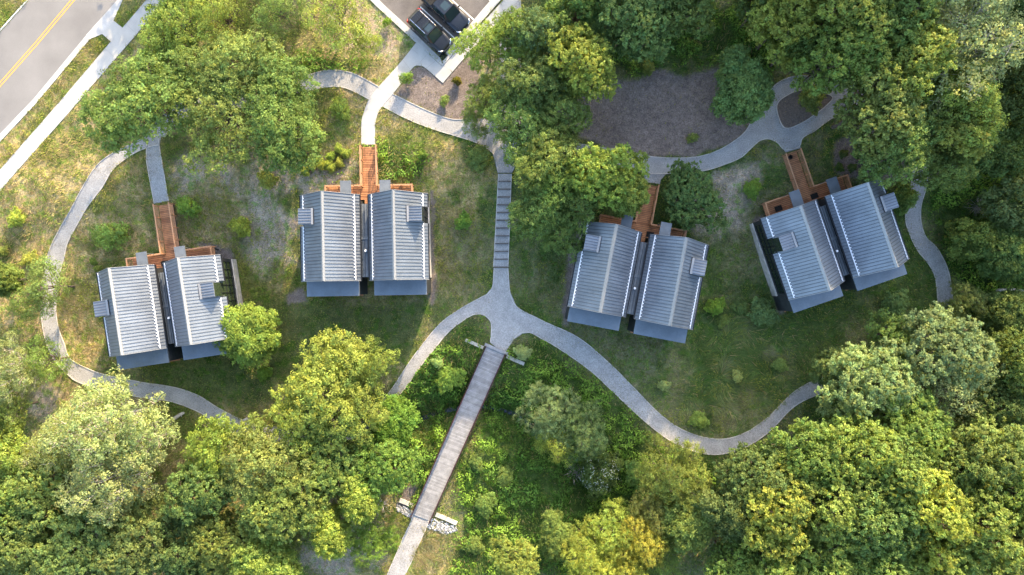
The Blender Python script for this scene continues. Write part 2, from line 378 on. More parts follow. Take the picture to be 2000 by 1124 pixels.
gpath('path', [(965, 225), (1000, 228), (1060, 262), (1120, 280), (1165, 287), (1200, 293), (1233, 300), (1277, 307), (1317, 309), (1360, 307), (1393, 298), (1423, 283), (1453, 260), (1470, 233), (1483, 213), (1500, 185), (1513, 167), (1533, 155), (1557, 149), (1590, 150), (1640, 158), (1700, 165), (1760, 190), (1795, 240), (1812, 300), (1810, 357), (1803, 385), (1798, 405), (1798, 432), (1807, 462), (1827, 482), (1843, 508), (1853, 535), (1857, 562), (1862, 610), (1850, 660), (1800, 705), (1740, 728), (1700, 744), (1640, 762), (1600, 770), (1550, 795), (1500, 845), (1450, 876), (1400, 888), (1350, 880), (1300, 855), (1250, 815), (1200, 768), (1150, 722), (1090, 680), (1060, 663), (1035, 650), (1015, 652), (1003, 663), (985, 692)],
      [(973, 335), (999, 335), (1012, 312), (1040, 300), (1120, 315), (1165, 318), (1200, 323), (1235, 333), (1260, 338), (1290, 340), (1333, 338), (1380, 333), (1420, 320), (1447, 308), (1467, 290), (1483, 276), (1500, 272), (1518, 279), (1533, 293), (1560, 287), (1567, 270), (1590, 257), (1627, 230), (1680, 205), (1735, 215), (1765, 255), (1784, 310), (1780, 352), (1777, 375), (1768, 418), (1770, 442), (1780, 468), (1793, 492), (1810, 512), (1822, 532), (1828, 555), (1830, 600), (1815, 640), (1780, 680), (1720, 705), (1680, 715), (1640, 728), (1600, 739), (1550, 766), (1500, 815), (1450, 848), (1400, 858), (1340, 843), (1290, 810), (1240, 760), (1190, 710), (1130, 660), (1060, 627), (1010, 600), (996, 570), (992, 524)], .050, ((3, -1), (2, None)))
fill = lambda pts, off: tag(drape('path', Wl(pts), off, M['gravel']), kind='structure')
fill([(948, 231), (1019, 229), (1030, 262), (1014, 312), (1000, 338), (972, 338), (962, 300), (945, 285)], .066)
fill = lambda pts, off: tag(drape('path', Wl(pts), off, M['gravel']), kind='structure')
fill([(1258, 336), (1258, 356), (1289, 360), (1290, 352), (1300, 341), (1333, 336), (1300, 325)], .054)
fill([(1515, 275), (1534, 298), (1563, 290), (1562, 280), (1572, 266), (1540, 262)], .057)
gpath('path', [(965, 524), (963, 555), (955, 572), (938, 582), (900, 603), (860, 632), (820, 680), (790, 722), (765, 760), (730, 800), (690, 838)],
      [(958, 669), (960, 645), (958, 628), (949, 618), (935, 614), (918, 618), (880, 645), (850, 680), (820, 718), (790, 760), (750, 803), (700, 858)], .062)
fill([(964, 524), (962, 560), (930, 600), (958, 628), (960, 645), (957, 669), (985, 692), (1003, 664), (1020, 652), (1040, 650), (1062, 660), (1064, 628), (1010, 601), (996, 570), (993, 524)], .066)
gpath('path', [(808, 1000), (802, 1020), (788, 1049), (778, 1073), (756, 1124), (700, 1260)], [(837, 1012), (834, 1027), (817, 1066), (802, 1101), (791, 1124), (735, 1260)], .050)
# island inside the loop
isl = spline([(1517, 217), (1520, 200), (1537, 187), (1560, 178), (1597, 180), (1625, 190), (1612, 208), (1583, 230), (1563, 242), (1540, 251), (1527, 245)], 5, True)
ib = tag(drape('mulch_bed', Wl(isl), .072, mat('mulch', (.145, .120, .103), .95, noise=[(22, .55, 1.5), (5, .8, 1.2)], bump=(26, .9, .06), spec=.1), thick=.06), kind='structure')
edging([Wl(isl + [isl[0]])], ib, off=.06)
# stream
L, Rr = ribbon_poly(spline(RAVW, 8), .45)
mb = MB(); n = len(L); mb.add([(x, y, TH(*c) + .07) for (x, y), c in zip(L, spline(RAVW, 8))] + [(x, y, TH(*c) + .07) for (x, y), c in zip(Rr, spline(RAVW, 8))], [(i, i + n, i + n + 1, i + 1) for i in range(n - 1)])
tag(mb.build('stream', M['water']), kind='structure')

# ------------------------------------------------------------- ground sheet with its own colours
ZONES_MULCH = [
    [(1085, 215), (1130, 190), (1180, 160), (1250, 152), (1290, 132), (1340, 150), (1400, 135), (1430, 160), (1500, 175), (1498, 190), (1453, 262), (1423, 286), (1360, 310), (1277, 310), (1200, 296), (1140, 270), (1090, 240)],
    [(767, 185), (800, 138), (815, 126), (833, 133), (865, 160), (908, 110), (940, 140), (935, 236), (887, 238), (827, 216)],
    [(1630, 275), (1690, 250), (1745, 255), (1785, 345), (1740, 356), (1660, 350), (1625, 330)],
    [(380, 470), (455, 492), (476, 600), (452, 612), (430, 520)],
    [(1465, 430), (1490, 425), (1535, 612), (1518, 615)],
    [(1105, 500), (1128, 430), (1142, 432), (1108, 640), (1098, 640)],
    [(836, 370), (846, 372), (850, 590), (838, 590)],
    [(590, 560), (560, 575), (560, 592), (600, 590)],
    [(800, 945), (820, 950), (795, 1000), (775, 985)]]
BARE = [[(735, 12), (813, 84), (787, 117), (760, 140), (700, 90), (640, 40), (660, -30), (720, -20)],
        [(330, 310), (700, 300), (700, 350), (590, 420), (480, 400), (400, 350), (335, 380)],
        [(500, 400), (600, 380), (580, 520), (520, 540), (470, 470)],
        [(860, 110), (980, 90), (1010, 180), (940, 230), (900, 200)],
        [(600, 1010), (720, 1000), (780, 1060), (740, 1124), (600, 1124)],
        [(60, 770), (110, 770), (90, 850), (30, 830)], [(1180, 430), (1260, 400), (1240, 440), (1180, 440)],
        [(1370, 300), (1500, 330), (1480, 430), (1400, 470), (1330, 430)]]
DRY = [[(845, 265), (930, 282), (968, 320), (965, 420), (850, 430), (845, 370)],
       [(60, 270), (170, 260), (180, 320), (110, 460), (60, 600), (-200, 760), (-200, 480)],
       [(115, 600), (200, 560), (210, 700), (140, 700)], [(250, 320), (290, 320), (300, 480), (150, 520), (150, 440)],
       [(160, 230), (330, 40), (380, 60), (220, 230)],
       [(835, 1025), (870, 1045), (860, 1124), (795, 1124)]]
LUSH = [[(905, 880), (1000, 930), (1010, 1140), (880, 1140), (895, 1050)], [(700, 800), (880, 650), (940, 625), (960, 690), (830, 1010), (760, 960), (700, 900)],
        [(990, 690), (1060, 665), (1180, 750), (1330, 900), (1400, 930), (1400, 1000), (1200, 1124), (1000, 1124), (1000, 950), (930, 850)],
        [(1870, 200), (2100, 100), (2100, 800), (1900, 720), (1870, 560), (1820, 480), (1810, 400)],
        [(1130, 0), (1520, 0), (1500, 150), (1400, 130), (1290, 130), (1180, 150)],
        [(600, 340), (700, 350), (700, 290), (750, 280), (830, 330), (835, 360), (740, 350)], [(500, 100), (700, 110), (690, 140), (560, 150)]]
SHORT = [[(480, 590), (960, 590), (850, 620), (770, 720), (700, 640), (560, 720), (480, 760)], [(130, 735), (480, 700), (600, 640), (520, 800), (420, 790)]]
def wgt(px, py, polys, soft=9, seed=3, amp=26):
    """soft-edged, noise-warped membership"""
    r = np.zeros(np.shape(px))
    offs = [(0, 0), (soft, 0), (-soft, 0), (0, soft), (0, -soft)]
    nx = (fbm(px, py, 60, 4, seed) - .5) * amp * 2; ny = (fbm(px, py, 60, 4, seed + 50) - .5) * amp * 2
    for ox, oy in offs:
        q = np.zeros(np.shape(px), bool)
        for pg in polys: q |= inside(px + nx + ox, py + ny + oy, pg)
        r += q / len(offs)
    return r
def zones(X, Y):
    px, py = to_px(X, Y, terr(X, Y))
    return px, py, dict(mulch=wgt(px, py, ZONES_MULCH, 3, 5, 9), bare=wgt(px, py, BARE, 14, 9, 40), dry=wgt(px, py, DRY, 20, 11, 30), lush=wgt(px, py, LUSH, 14, 21, 30), short=wgt(px, py, SHORT, 16, 31, 24))
C3 = lambda *c: np.array(c)
def ground_colour(X, Y, z=None):
    px, py, zz = z or zones(X, Y)
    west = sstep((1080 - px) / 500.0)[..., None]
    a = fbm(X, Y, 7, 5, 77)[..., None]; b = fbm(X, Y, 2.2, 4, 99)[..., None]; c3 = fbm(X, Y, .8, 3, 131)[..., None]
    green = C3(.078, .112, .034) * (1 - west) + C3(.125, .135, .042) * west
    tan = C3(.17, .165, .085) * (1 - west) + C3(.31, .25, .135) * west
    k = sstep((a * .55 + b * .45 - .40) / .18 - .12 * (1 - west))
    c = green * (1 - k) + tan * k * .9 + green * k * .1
    c = c * (.75 + .5 * c3)
    for key, cc, s in (('dry', C3(.40, .31, .15), .85), ('bare', C3(.33, .275, .22), .85), ('short', C3(.075, .100, .032), .85), ('lush', C3(.050, .085, .020), .9)):
        m = zz[key][..., None] * s
        if key in ('dry', 'bare'): m = m * sstep((b - .30) / .25)
        c = c * (1 - m) + cc * (.7 + .6 * c3) * m
    m = zz['mulch'][..., None]
    mc = C3(.185, .152, .132) * (.75 + .5 * b)
    c = c * (1 - m) + mc * m
    return c
def axis(lo, hi, step, far):
    a = list(np.arange(lo, hi + 1e-6, step)); s = step * 1.5; v = a[-1]
    while v < far: v += s; s *= 1.35; a.append(v)
    v = a[0]; s = step * 1.5
    while v > -far: v -= s; s *= 1.35; a.insert(0, v)
    return np.array(a)
gx = axis(-58, 58, .30, 2500); gy = axis(-35, 35, .30, 2500)
GX, GY = np.meshgrid(gx, gy); GZ = terr(GX, GY)
V = np.stack([GX.ravel(), GY.ravel(), GZ.ravel()], 1)
nx_, ny_ = len(gx), len(gy)
I = (np.arange(ny_ - 1)[:, None] * nx_ + np.arange(nx_ - 1)[None]).ravel()
Fq = np.stack([I, I + 1, I + nx_ + 1, I + nx_], 1).ravel()
zg = zones(V[:, 0], V[:, 1]); gcl = ground_colour(V[:, 0], V[:, 1], zg); far = sstep((np.maximum(abs(V[:, 0]) - 58, abs(V[:, 1]) - 35)) / 12)[:, None]; gcl = gcl * (1 - far) + C3(.10, .125, .042) * far
me = np_mesh('ground', V, Fq, 4, M['ground'], np.concatenate([gcl, 1 - zg[2]['mulch'][:, None]], 1), 'gcol')
me.polygons.foreach_set('use_smooth', [True] * len(me.polygons))
go = bpy.data.objects.new('ground', me); col.objects.link(go); tag(go, kind='structure')
# ------------------------------------------------------------- cabins
EAVE, RISE, HW, HL = 3.3, 2.9, 2.845, 4.14      # above the floor; half width / half length of one roof
INOFF = 3.295
def slope_z(d): return EAVE + RISE * (HW - abs(d)) / HW     # height at distance d from the ridge
def make_cabin(cx, cy, rot, z0, label, dorm, seed):
    """dorm: dict side -> v position of the roof dormer on the outer slope, per unit"""
    rnd = random.Random(seed)
    c = tag(empty('cabin', (cx, cy, z0), R(rot)), label, 'cabin', 'paired metal roofed cabins on the slope')
    for sgn in (-1, 1):
        uc = sgn * INOFF; dv = dorm[sgn]; gap = (dv - .78, dv + .78)
        WW = HW - .38                                           # wall half width
        zf = -2.2
        # walls with gables
        mb = MB()
        zt = slope_z(WW) - .12
        mb.add([(uc - WW, -3.9, zf), (uc + WW, -3.9, zf), (uc + WW, 3.9, zf), (uc - WW, 3.9, zf), (uc - WW, -3.9, zt), (uc + WW, -3.9, zt), (uc + WW, 3.9, zt), (uc - WW, 3.9, zt), (uc, -3.9, EAVE + RISE - .14), (uc, 3.9, EAVE + RISE - .14)],
               [(0, 1, 5, 8, 4), (3, 7, 9, 6, 2), (0, 4, 7, 3), (1, 2, 6, 5), (4, 8, 9, 7), (5, 6, 9, 8), (0, 3, 2, 1)])
        x = uc - WW + .15
        while x < uc + WW - .1:                                    # board and batten
            h = slope_z(x - uc) - .2
            mb.box(x - .02, x + .02, -3.925, -3.9, zf, h); mb.box(x - .02, x + .02, 3.9, 3.925, zf, h); x += .4
        wall = mb.build('wall', M['siding'], c)
        # outer window band with mullions
        ox = uc + sgn * (WW + .012)
        g = MB(); g.box(min(ox, ox - sgn * .01), max(ox, ox - sgn * .01), -3.6, 3.6, .35, zt - .1)
        win = g.build('window', M['glass'] if label.startswith('Westernmost') else M['glass_dark'], c)
        f = MB(); oy = ox + sgn * .01
        for k in range(10):
            v = -3.6 + k * .8; f.box(min(oy, oy + sgn * .05), max(oy, oy + sgn * .05), v - .03, v + .03, .35, zt - .1)
        for z in (.35, 1.25, 2.1, zt - .1): f.box(min(oy, oy + sgn * .045), max(oy, oy + sgn * .045), -3.63, 3.63, z - .028, z + .028)
        f.build('frame', M['darkmetal'], win)
        s = MB(); a = uc + sgn * (WW + .003); s.box(min(a, a + sgn * .13), max(a, a + sgn * .13), -3.9, 3.9, zf, .0 - .18)
        s.build('sill', M['edging'], c)
        # north wall door and window
        g = MB(); g.box(uc - sgn * 1.35 - .48, uc - sgn * 1.35 + .48, 3.93, 3.97, .02, 2.15); d = g.build('door', M['wood'], c)
        g = MB(); g.box(uc - sgn * 1.35 + .34, uc - sgn * 1.35 + .38, 3.97, 4.03, .95, 1.15); g.build('handle', M['chrome'], d)
        g = MB(); g.box(uc + sgn * .3 - .5, uc + sgn * .3 + .5, 3.93, 3.96, .9, 2.1); g.build('window', M['glass_dark'], c)
        g = MB(); g.box(uc - 1.9, uc + 1.9, -3.96, -3.93, .05, 2.5); g.build('window', M['glass_dark'], c)
        # roof: two slopes with standing seams, notched at the dormer
        mb = MB(); sm = MB(); th = .09
        def panel(side, v0, v1, dmax):
            d = side * dmax; za = EAVE + RISE; zb = slope_z(dmax) if dmax <= HW else EAVE
            mb.add([(uc, v0, za), (uc + d, v0, zb), (uc + d, v1, zb), (uc, v1, za), (uc, v0, za - th), (uc + d, v0, zb - th), (uc + d, v1, zb - th), (uc, v1, za - th)],
                   [(0, 1, 2, 3), (7, 6, 5, 4), (0, 4, 5, 1), (1, 5, 6, 2), (2, 6, 7, 3), (3, 7, 4, 0)] if side > 0 else [(3, 2, 1, 0), (4, 5, 6, 7), (1, 5, 4, 0), (2, 6, 5, 1), (3, 7, 6, 2), (0, 4, 7, 3)])
        ns = 26; pitch = 2 * HL / ns
        for side in (-1, 1):
            outer = (side == sgn)
            if outer:
                panel(side, -HL, gap[0], HW); panel(side, gap[0], gap[1], WW); panel(side, gap[1], HL, HW)
            else: panel(side, -HL, HL, HW)
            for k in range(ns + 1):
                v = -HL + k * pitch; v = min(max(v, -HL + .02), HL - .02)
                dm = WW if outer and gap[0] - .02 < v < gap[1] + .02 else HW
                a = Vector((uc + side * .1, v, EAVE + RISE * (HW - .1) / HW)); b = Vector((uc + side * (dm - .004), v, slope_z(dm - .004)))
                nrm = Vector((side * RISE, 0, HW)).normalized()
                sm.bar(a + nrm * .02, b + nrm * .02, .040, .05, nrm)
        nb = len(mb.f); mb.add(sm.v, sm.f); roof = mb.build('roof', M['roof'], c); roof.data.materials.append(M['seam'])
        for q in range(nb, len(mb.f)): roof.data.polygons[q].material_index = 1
        mb = MB()
        for side in (-1, 1):
            mb.add([(uc, -HL - .012, EAVE + RISE + .075), (uc + side * .17, -HL - .012, slope_z(.17) + .062), (uc + side * .17, HL + .012, slope_z(.17) + .062), (uc, HL + .012, EAVE + RISE + .075)], [(0, 1, 2, 3) if side > 0 else (3, 2, 1, 0)])
            mb.add([(uc + side * .17, -HL - .012, slope_z(.17) + .062), (uc + side * .17, -HL - .012, slope_z(.17) - .02), (uc + side * .17, HL + .012, slope_z(.17) - .02), (uc + side * .17, HL + .012, slope_z(.17) + .062)], [(0, 1, 2, 3) if side > 0 else (3, 2, 1, 0)])
            # rake trim along the gables
            for e in (-1, 1):
                mb.bar((uc + side * .02, e * (HL + .02), EAVE + RISE - .03), (uc + side * HW, e * (HL + .02), EAVE - .03), .045, .17)
        mb.build('ridge_cap', M['roof_trim'], roof)
        # snow guards: bar with clips along both eaves
        for side in (-1, 1):
            outer = side == sgn; dd = HW - .43; spans = [(-HL + .05, gap[0] - .05), (gap[1] + .05, HL - .05)] if outer else [(-HL + .05, HL - .05)]
            nrm = Vector((side * RISE, 0, HW)).normalized(); mb = MB()
            for a, b in spans:
                p = Vector((uc + side * dd, 0, slope_z(dd))) + nrm * .085
                mb.bar(p + Vector((0, a, 0)), p + Vector((0, b, 0)), .075, .05, nrm)
                k = -HL + pitch / 2
                for i in range(ns + 1):
                    v = -HL + i * pitch
                    if a < v < b:
                        q = Vector((side * HW, 0, -RISE)).normalized()
                        mb.bar(p + Vector((0, v, 0)) - q * .0 + nrm * .004, p + Vector((0, v, 0)) + q * (-.15) - nrm * .02, .085, .05, nrm)
            mb.build('snow_guard', M['guard'], roof)
            # gutter
            mb = MB()
            for a, b in ([(-HL, gap[0]), (gap[1], HL)] if outer else [(-HL, HL)]):
                x = uc + side * (HW + .045); mb.box(x - .07, x + .07, a, b, EAVE - .17, EAVE - .04)
            mb.build('gutter', M['darkmetal'], c)
        # dormer: box growing out of the outer slope, flush with the outer wall
        x_out = uc + sgn * (WW + .06); x_in = uc + sgn * (WW - 1.36); zt2 = slope_z(WW - 1.36) + .10
        mb = MB(); a, b = min(x_out, x_in), max(x_out, x_in)
        mb.box(a, b, dv - .74, dv + .74, zt2 - .1, zt2)
        # cheeks
        for e in (-1, 1):
            y0 = dv + e * .70
            mb.add([(x_out - sgn * .03, y0, slope_z(WW + .03) - .9), (x_out - sgn * .03, y0, zt2 - .05), (x_in + sgn * .03, y0, zt2 - .05), (x_in + sgn * .03, y0, slope_z(WW - 1.36) - .3),
                    (x_out - sgn * .03, y0 - e * .06, slope_z(WW + .03) - .9), (x_out - sgn * .03, y0 - e * .06, zt2 - .05), (x_in + sgn * .03, y0 - e * .06, zt2 - .05), (x_in + sgn * .03, y0 - e * .06, slope_z(WW - 1.36) - .3)],
                   [(0, 1, 2, 3), (7, 6, 5, 4), (0, 4, 5, 1), (1, 5, 6, 2), (2, 6, 7, 3), (3, 7, 4, 0)])
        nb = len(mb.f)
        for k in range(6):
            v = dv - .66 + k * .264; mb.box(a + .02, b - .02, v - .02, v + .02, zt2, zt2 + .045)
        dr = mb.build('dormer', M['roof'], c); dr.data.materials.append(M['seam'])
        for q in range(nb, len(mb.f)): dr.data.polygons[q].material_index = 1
        mb = MB(); q = x_in; mb.box(min(q, q + sgn * .2), max(q, q + sgn * .2), dv - .76, dv + .76, zt2 - .11, zt2 + .055); mb.build('ridge_cap', M['roof_trim'], dr)
        mb = MB(); q = x_out - sgn * .02; mb.box(min(q, q + sgn * .015), max(q, q + sgn * .015), dv - .66, dv + .66, zt - .1, zt2 - .12); wd = mb.build('window', M['glass'] if label.startswith('Westernmost') else M['glass_dark'], dr)
        # lean-to canopy over the south porch
        w2 = 2.56; zc = EAVE - .62
        mb = MB(); mb.box(uc - w2, uc + w2, -5.62, -HL + .35, zc - .16, zc)
        for k in range(13):
            x = uc - w2 + .2 + k * (2 * w2 - .4) / 12; mb.box(x - .006, x + .006, -5.61, -HL + .3, zc, zc + .008)
        mb.build('porch_canopy', M['flatroof'], c)
        mb = MB()
        for e in (-1, 1): mb.box(min(uc + e * (w2 - .12), uc + e * (w2 - .04)), max(uc + e * (w2 - .12), uc + e * (w2 - .04)), -5.5, -3.93, zf, zc - .16)
        for x in np.linspace(uc - w2 + .2, uc + w2 - .2, 4): mb.box(x - .05, x + .05, -5.5, -5.4, zf, zc - .16)
        mb.build('porch_screen', M['siding'], c)
        mb = MB(); x0 = uc - 2.40; k = 0
        while x0 + k * .14 < uc + 2.28: mb.box(x0 + k * .14, x0 + k * .14 + .125, -5.66, -3.94, -.08, -.03); k += 1
        mb.build('porch_floor', M['wood'], c)
        # small awning over the entrance
        au = sgn * 1.93; mb = MB(); za = EAVE - .72
        mb.box(au - .535, au + .535, 3.93, 5.66, za - .1, za)
        for k in range(5): mb.box(au - .43 + k * .215 - .006, au - .43 + k * .215 + .006, 3.95, 5.65, za, za + .007)
        mb.box(au - .50, au - .45, 5.45, 5.5, .0, za - .1); mb.box(au + .45, au + .50, 5.45, 5.5, .0, za - .1)
        mb.build('door_awning', M['awning'], c)
        mb = MB(); dm = au + (-.95 if seed % 2 else .95 * 0 - .95 * sgn)
        mb.box(dm - .38, dm + .38, 4.2, 4.75, .006, .03); mb.build('doormat', M['rubber'], c)
    # link between the two units
    mb = MB(); zl = EAVE - .75
    mb.box(-.55, .55, -3.8, 3.35, zl - .12, zl)
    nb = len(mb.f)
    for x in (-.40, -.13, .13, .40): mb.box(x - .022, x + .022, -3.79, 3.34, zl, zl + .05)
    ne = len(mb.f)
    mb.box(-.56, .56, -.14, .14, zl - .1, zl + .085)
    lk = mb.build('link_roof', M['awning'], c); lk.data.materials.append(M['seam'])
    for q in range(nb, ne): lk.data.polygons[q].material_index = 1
    mb = MB(); mb.tube([(0, -1.25, zl - .02), (0, -1.25, zl + .35)], .09, 10); mb.tube([(0, -1.25, zl + .33), (0, -1.25, zl + .42)], [.13, .10], 10)
    mb.build('vent_pipe', M['guard'], lk)
    mb = MB(); mb.box(-.9, .9, -3.55, 3.2, zf, zl - .12); mb.build('link_wall', M['siding'], c)
    mb = MB(); mb.box(-.5, .5, 3.21, 3.24, .05, 2.2); mb.build('window', M['glass_dark'], c)
    return c
def make_deck(cx, cy, rot, z0, label, seed, more=0.0):
    d = tag(empty('wooden_deck', (cx, cy, z0), R(rot)), label, 'deck', 'cedar entrance decks')
    V0, V1, VE = 3.95, 5.42, 9.42 + more; WK = .79; CW = 4.34
    mb = MB(); v = 3.38; rnd = random.Random(seed)
    while v < VE:
        if v < V0: u0, u1 = -.62, .62
        elif v < V1: u0, u1 = -CW + .06, CW - .06
        else: u0, u1 = -WK + .05, WK - .05
        z = rnd.uniform(-.004, .004); mb.box(u0, u1, v, min(v + .145, VE), -.045 + z, z); v += .18
    dk = mb.build('decking', M['wood'], d); dk.data.materials.append(M['wood2'])
    for b_ in range(len(dk.data.polygons) // 6):
        if rnd.random() < .3:
            for q in range(6): dk.data.polygons[b_ * 6 + q].material_index = 1
    mb = MB(); mb.box(-CW + .1, CW - .1, V0 + .1, V1 - .1, -.30, -.10); mb.box(-WK + .1, WK - .1, V1 - .1, VE - .05, -.30, -.10)
    for u in (-CW + .2, CW - .2):
        for v in (V0 + .2, V1 - .2): mb.box(u - .07, u + .07, v - .07, v + .07, -2.6, -.3)
    mb.build('joists', M['siding'], d)
    runs = [[(-CW, V0 - .05), (-CW, V1), (-WK, V1), (-WK, VE)], [(CW, V0 - .05), (CW, V1), (WK, V1), (WK, VE)]]
    for r in runs:
        mb = MB()
        for i, (a, b) in enumerate(zip(r[:-1], r[1:])):
            dx, dy = b[0] - a[0], b[1] - a[1]; l = math.hypot(dx, dy); ex = (dx / l * .055, dy / l * .055)
            s = 0 if i == 0 else -1; zz = 1.0 + .003 * i
            mb.bar((a[0] + ex[0] * s, a[1] + ex[1] * s, zz), (b[0] + ex[0], b[1] + ex[1], zz), .125, .04)
            for z in (.12, .3, .48, .66, .84): mb.bar((a[0], a[1], z), (b[0], b[1], z), .03, .04)
        rl = mb.build('railing', M['wood_rail'], d)
        for a, b in zip(r[:-1], r[1:]):
            n = max(1, round(math.hypot(b[0] - a[0], b[1] - a[1]) / 1.35))
            for k in range(n):
                x = a[0] + (b[0] - a[0]) * k / n; y = a[1] + (b[1] - a[1]) * k / n
                p = MB(); p.box(x - .045, x + .045, y - .045, y + .045, -.4, .98); p.build('post', M['wood_rail'], rl)
        x, y = r[-1]; p = MB(); p.box(x - .045, x + .045, y - .12, y - .03, -.4, .98); p.build('post', M['wood_rail'], rl)
    return d
CAB = [  # px, py at eave height, rotation, floor height, cabin label, deck label
    (321.8, 597.4, 8.6, 0.12, 'Westernmost cabin pair, pale sunlit roofs dappled by shade, small tree over one corner',
     'cedar deck and railed walkway of the westernmost cabin beside the curving gravel path', {-1: .55, 1: .75}),
    (712, 464.5, 1.0, 1.4, 'cabin pair left of the gravel stairs with bright grey ribbed roofs squared to the view',
     'sunny cedar deck joining the pale concrete walk to the cabin left of the stairs', {-1: 1.95, 1: 2.05}),
    (1246, 538.8, -10.75, 1.4, 'shaded blue-grey cabin pair right of the gravel stairs, tilted clockwise',
     'cedar deck half under a sunlit tree crown, leading to the cabin right of the stairs', {-1: 2.1, 1: 1.75}),
    (1630.5, 466.5, 19.0, 1.4, 'easternmost cabin pair with blue metal roofs, turned furthest, beside the right hand path',
     'shaded cedar deck with pot plants below the looped gravel path by the easternmost cabin', {-1: 1.3, 1: 1.75})]
HOUSEPOLY = []
for i, (px, py, rot, z0, lb, ld, dm) in enumerate(CAB):
    x, y = PZ(px, py, z0 + EAVE)
    make_cabin(x, y, rot, z0, lb, dm, i); make_deck(x, y, rot, z0, ld, i, 1.05 if i == 0 else 0)
    cr, sr = math.cos(R(rot)), math.sin(R(rot)); T = lambda u, v: (x + u * cr - v * sr, y + u * sr + v * cr)
    HARD.append([T(*q) for q in ((-6, -5.6), (6, -5.6), (6, 3.9), (4.3, 3.9), (4.3, 5.4), (.8, 5.4), (.8, 9.4), (-.8, 9.4), (-.8, 5.4), (-4.3, 5.4), (-4.3, 3.9), (-6, 3.9))])
    HOUSEPOLY.append(T)
# plant pots on the easternmost deck
for i, (u, v, lb) in enumerate(((-1.0, 4.55, 'dark round pot on the easternmost deck by the left door awning'), (.72 + .1, 4.45, 'dark round pot on the easternmost deck near the gap between the roofs'))):
    x, y = HOUSEPOLY[3](u, v); t = tag(empty('plant_pot', (x, y, 1.405)), lb, 'plant pot', 'dark pots on the deck')
    mb = MB(); mb.tube([(0, 0, 0), (0, 0, .4)], [.16, .22], 12); mb.build('pot', M['darkmetal'], t)
    V = []; Fc = []; rg = np.random.default_rng(i)
    mb = MB()
    for k in range(60):
        a = rg.uniform(0, 6.3); r = rg.uniform(0, .2); z = .42 + rg.uniform(0, .25); p = Vector((r * math.cos(a), r * math.sin(a), z)); q = Vector(rg.normal(0, .05, 3))
        mb.add([p, p + q, p + Vector(rg.normal(0, .05, 3))], [(0, 1, 2)])
    f = mb.build('foliage', M['leaf'], t); f.color = (.05, .06, .05, 1)
# gravel strips between the porches
for k, (T, lb) in enumerate(zip(HOUSEPOLY, 'abcd')):
    tag(drape('gravel_strip', [T(-.62, -5.5), T(.62, -5.5), T(.62, -3.4), T(-.62, -3.4)], .03, mat('porch_gravel', (.20, .195, .19), .95, noise=[(30, .3, 1.8)], bump=(26, 1, .06)) if k == 0 else bpy.data.materials['porch_gravel'], hard=False), kind='structure')

# ------------------------------------------------------------- garden stairs (gravel treads, timber risers)
M['risertimber'] = mat('riser_timber', (.13, .115, .105), .9, noise=[(3, .7, 1.3)])
st = tag(empty('garden_stairs', (*P(985, 430)[:2], 0)), 'long flight of gravel steps with timber risers running between the middle cabins', 'stairs')
o0 = st.location
def wl2(px, py): x, y, z = P(px, py); return x, y
ys = [340 + (522 - 340) * k / 12 for k in range(13)]
tr = MB(); rs = MB(); sdm = MB()
for k in range(12):
    ya, yb = ys[k], ys[k + 1]
    xl = lambda y: 974.5 - (y - 335) * (10 / 190.0); xr = lambda y: 998.5 - (y - 335) * (7 / 190.0)
    a, b, c_, d_ = wl2(xl(ya), ya), wl2(xr(ya), ya), wl2(xr(yb), yb), wl2(xl(yb), yb)
    zt = TH(*a) + .07
    tr.add([(*d_, zt), (*c_, zt), (*b, zt), (*a, zt), (*d_, zt - .4), (*c_, zt - .4), (*b, zt - .4), (*a, zt - .4)], [(0, 1, 2, 3), (0, 4, 5, 1), (1, 5, 6, 2), (3, 7, 4, 0)])
    rs = MB(); rs.bar((*d_, zt - .06), (*c_, zt - .06), .12, .20); o = rs.build('riser', M['risertimber'], st); o.matrix_parent_inverse = Matrix.Translation(-o0)
for s, f in ((0, lambda y: 974 - (y - 335) * (10 / 190.0)), (1, lambda y: 999 - (y - 335) * (7 / 190.0))):
    sdm = MB()
    for k in range(12):
        ya, yb = ys[k], ys[k + 1]; a, b = wl2(f(ya), ya), wl2(f(yb), yb)
        sdm.bar((*a, TH(*a) + .06), (*b, TH(*b) + .06), .09, .14)
    o = sdm.build('stringer', M['edging'], st); o.matrix_parent_inverse = Matrix.Translation(-o0)
for mbx, nm, mm in ((tr, 'tread', M['gravel']), ):
    o = mbx.build(nm, mm, st); o.matrix_parent_inverse = Matrix.Translation(-o0)
HARD.append([wl2(972, 330), wl2(1001, 330), wl2(994, 528), wl2(963, 528)])

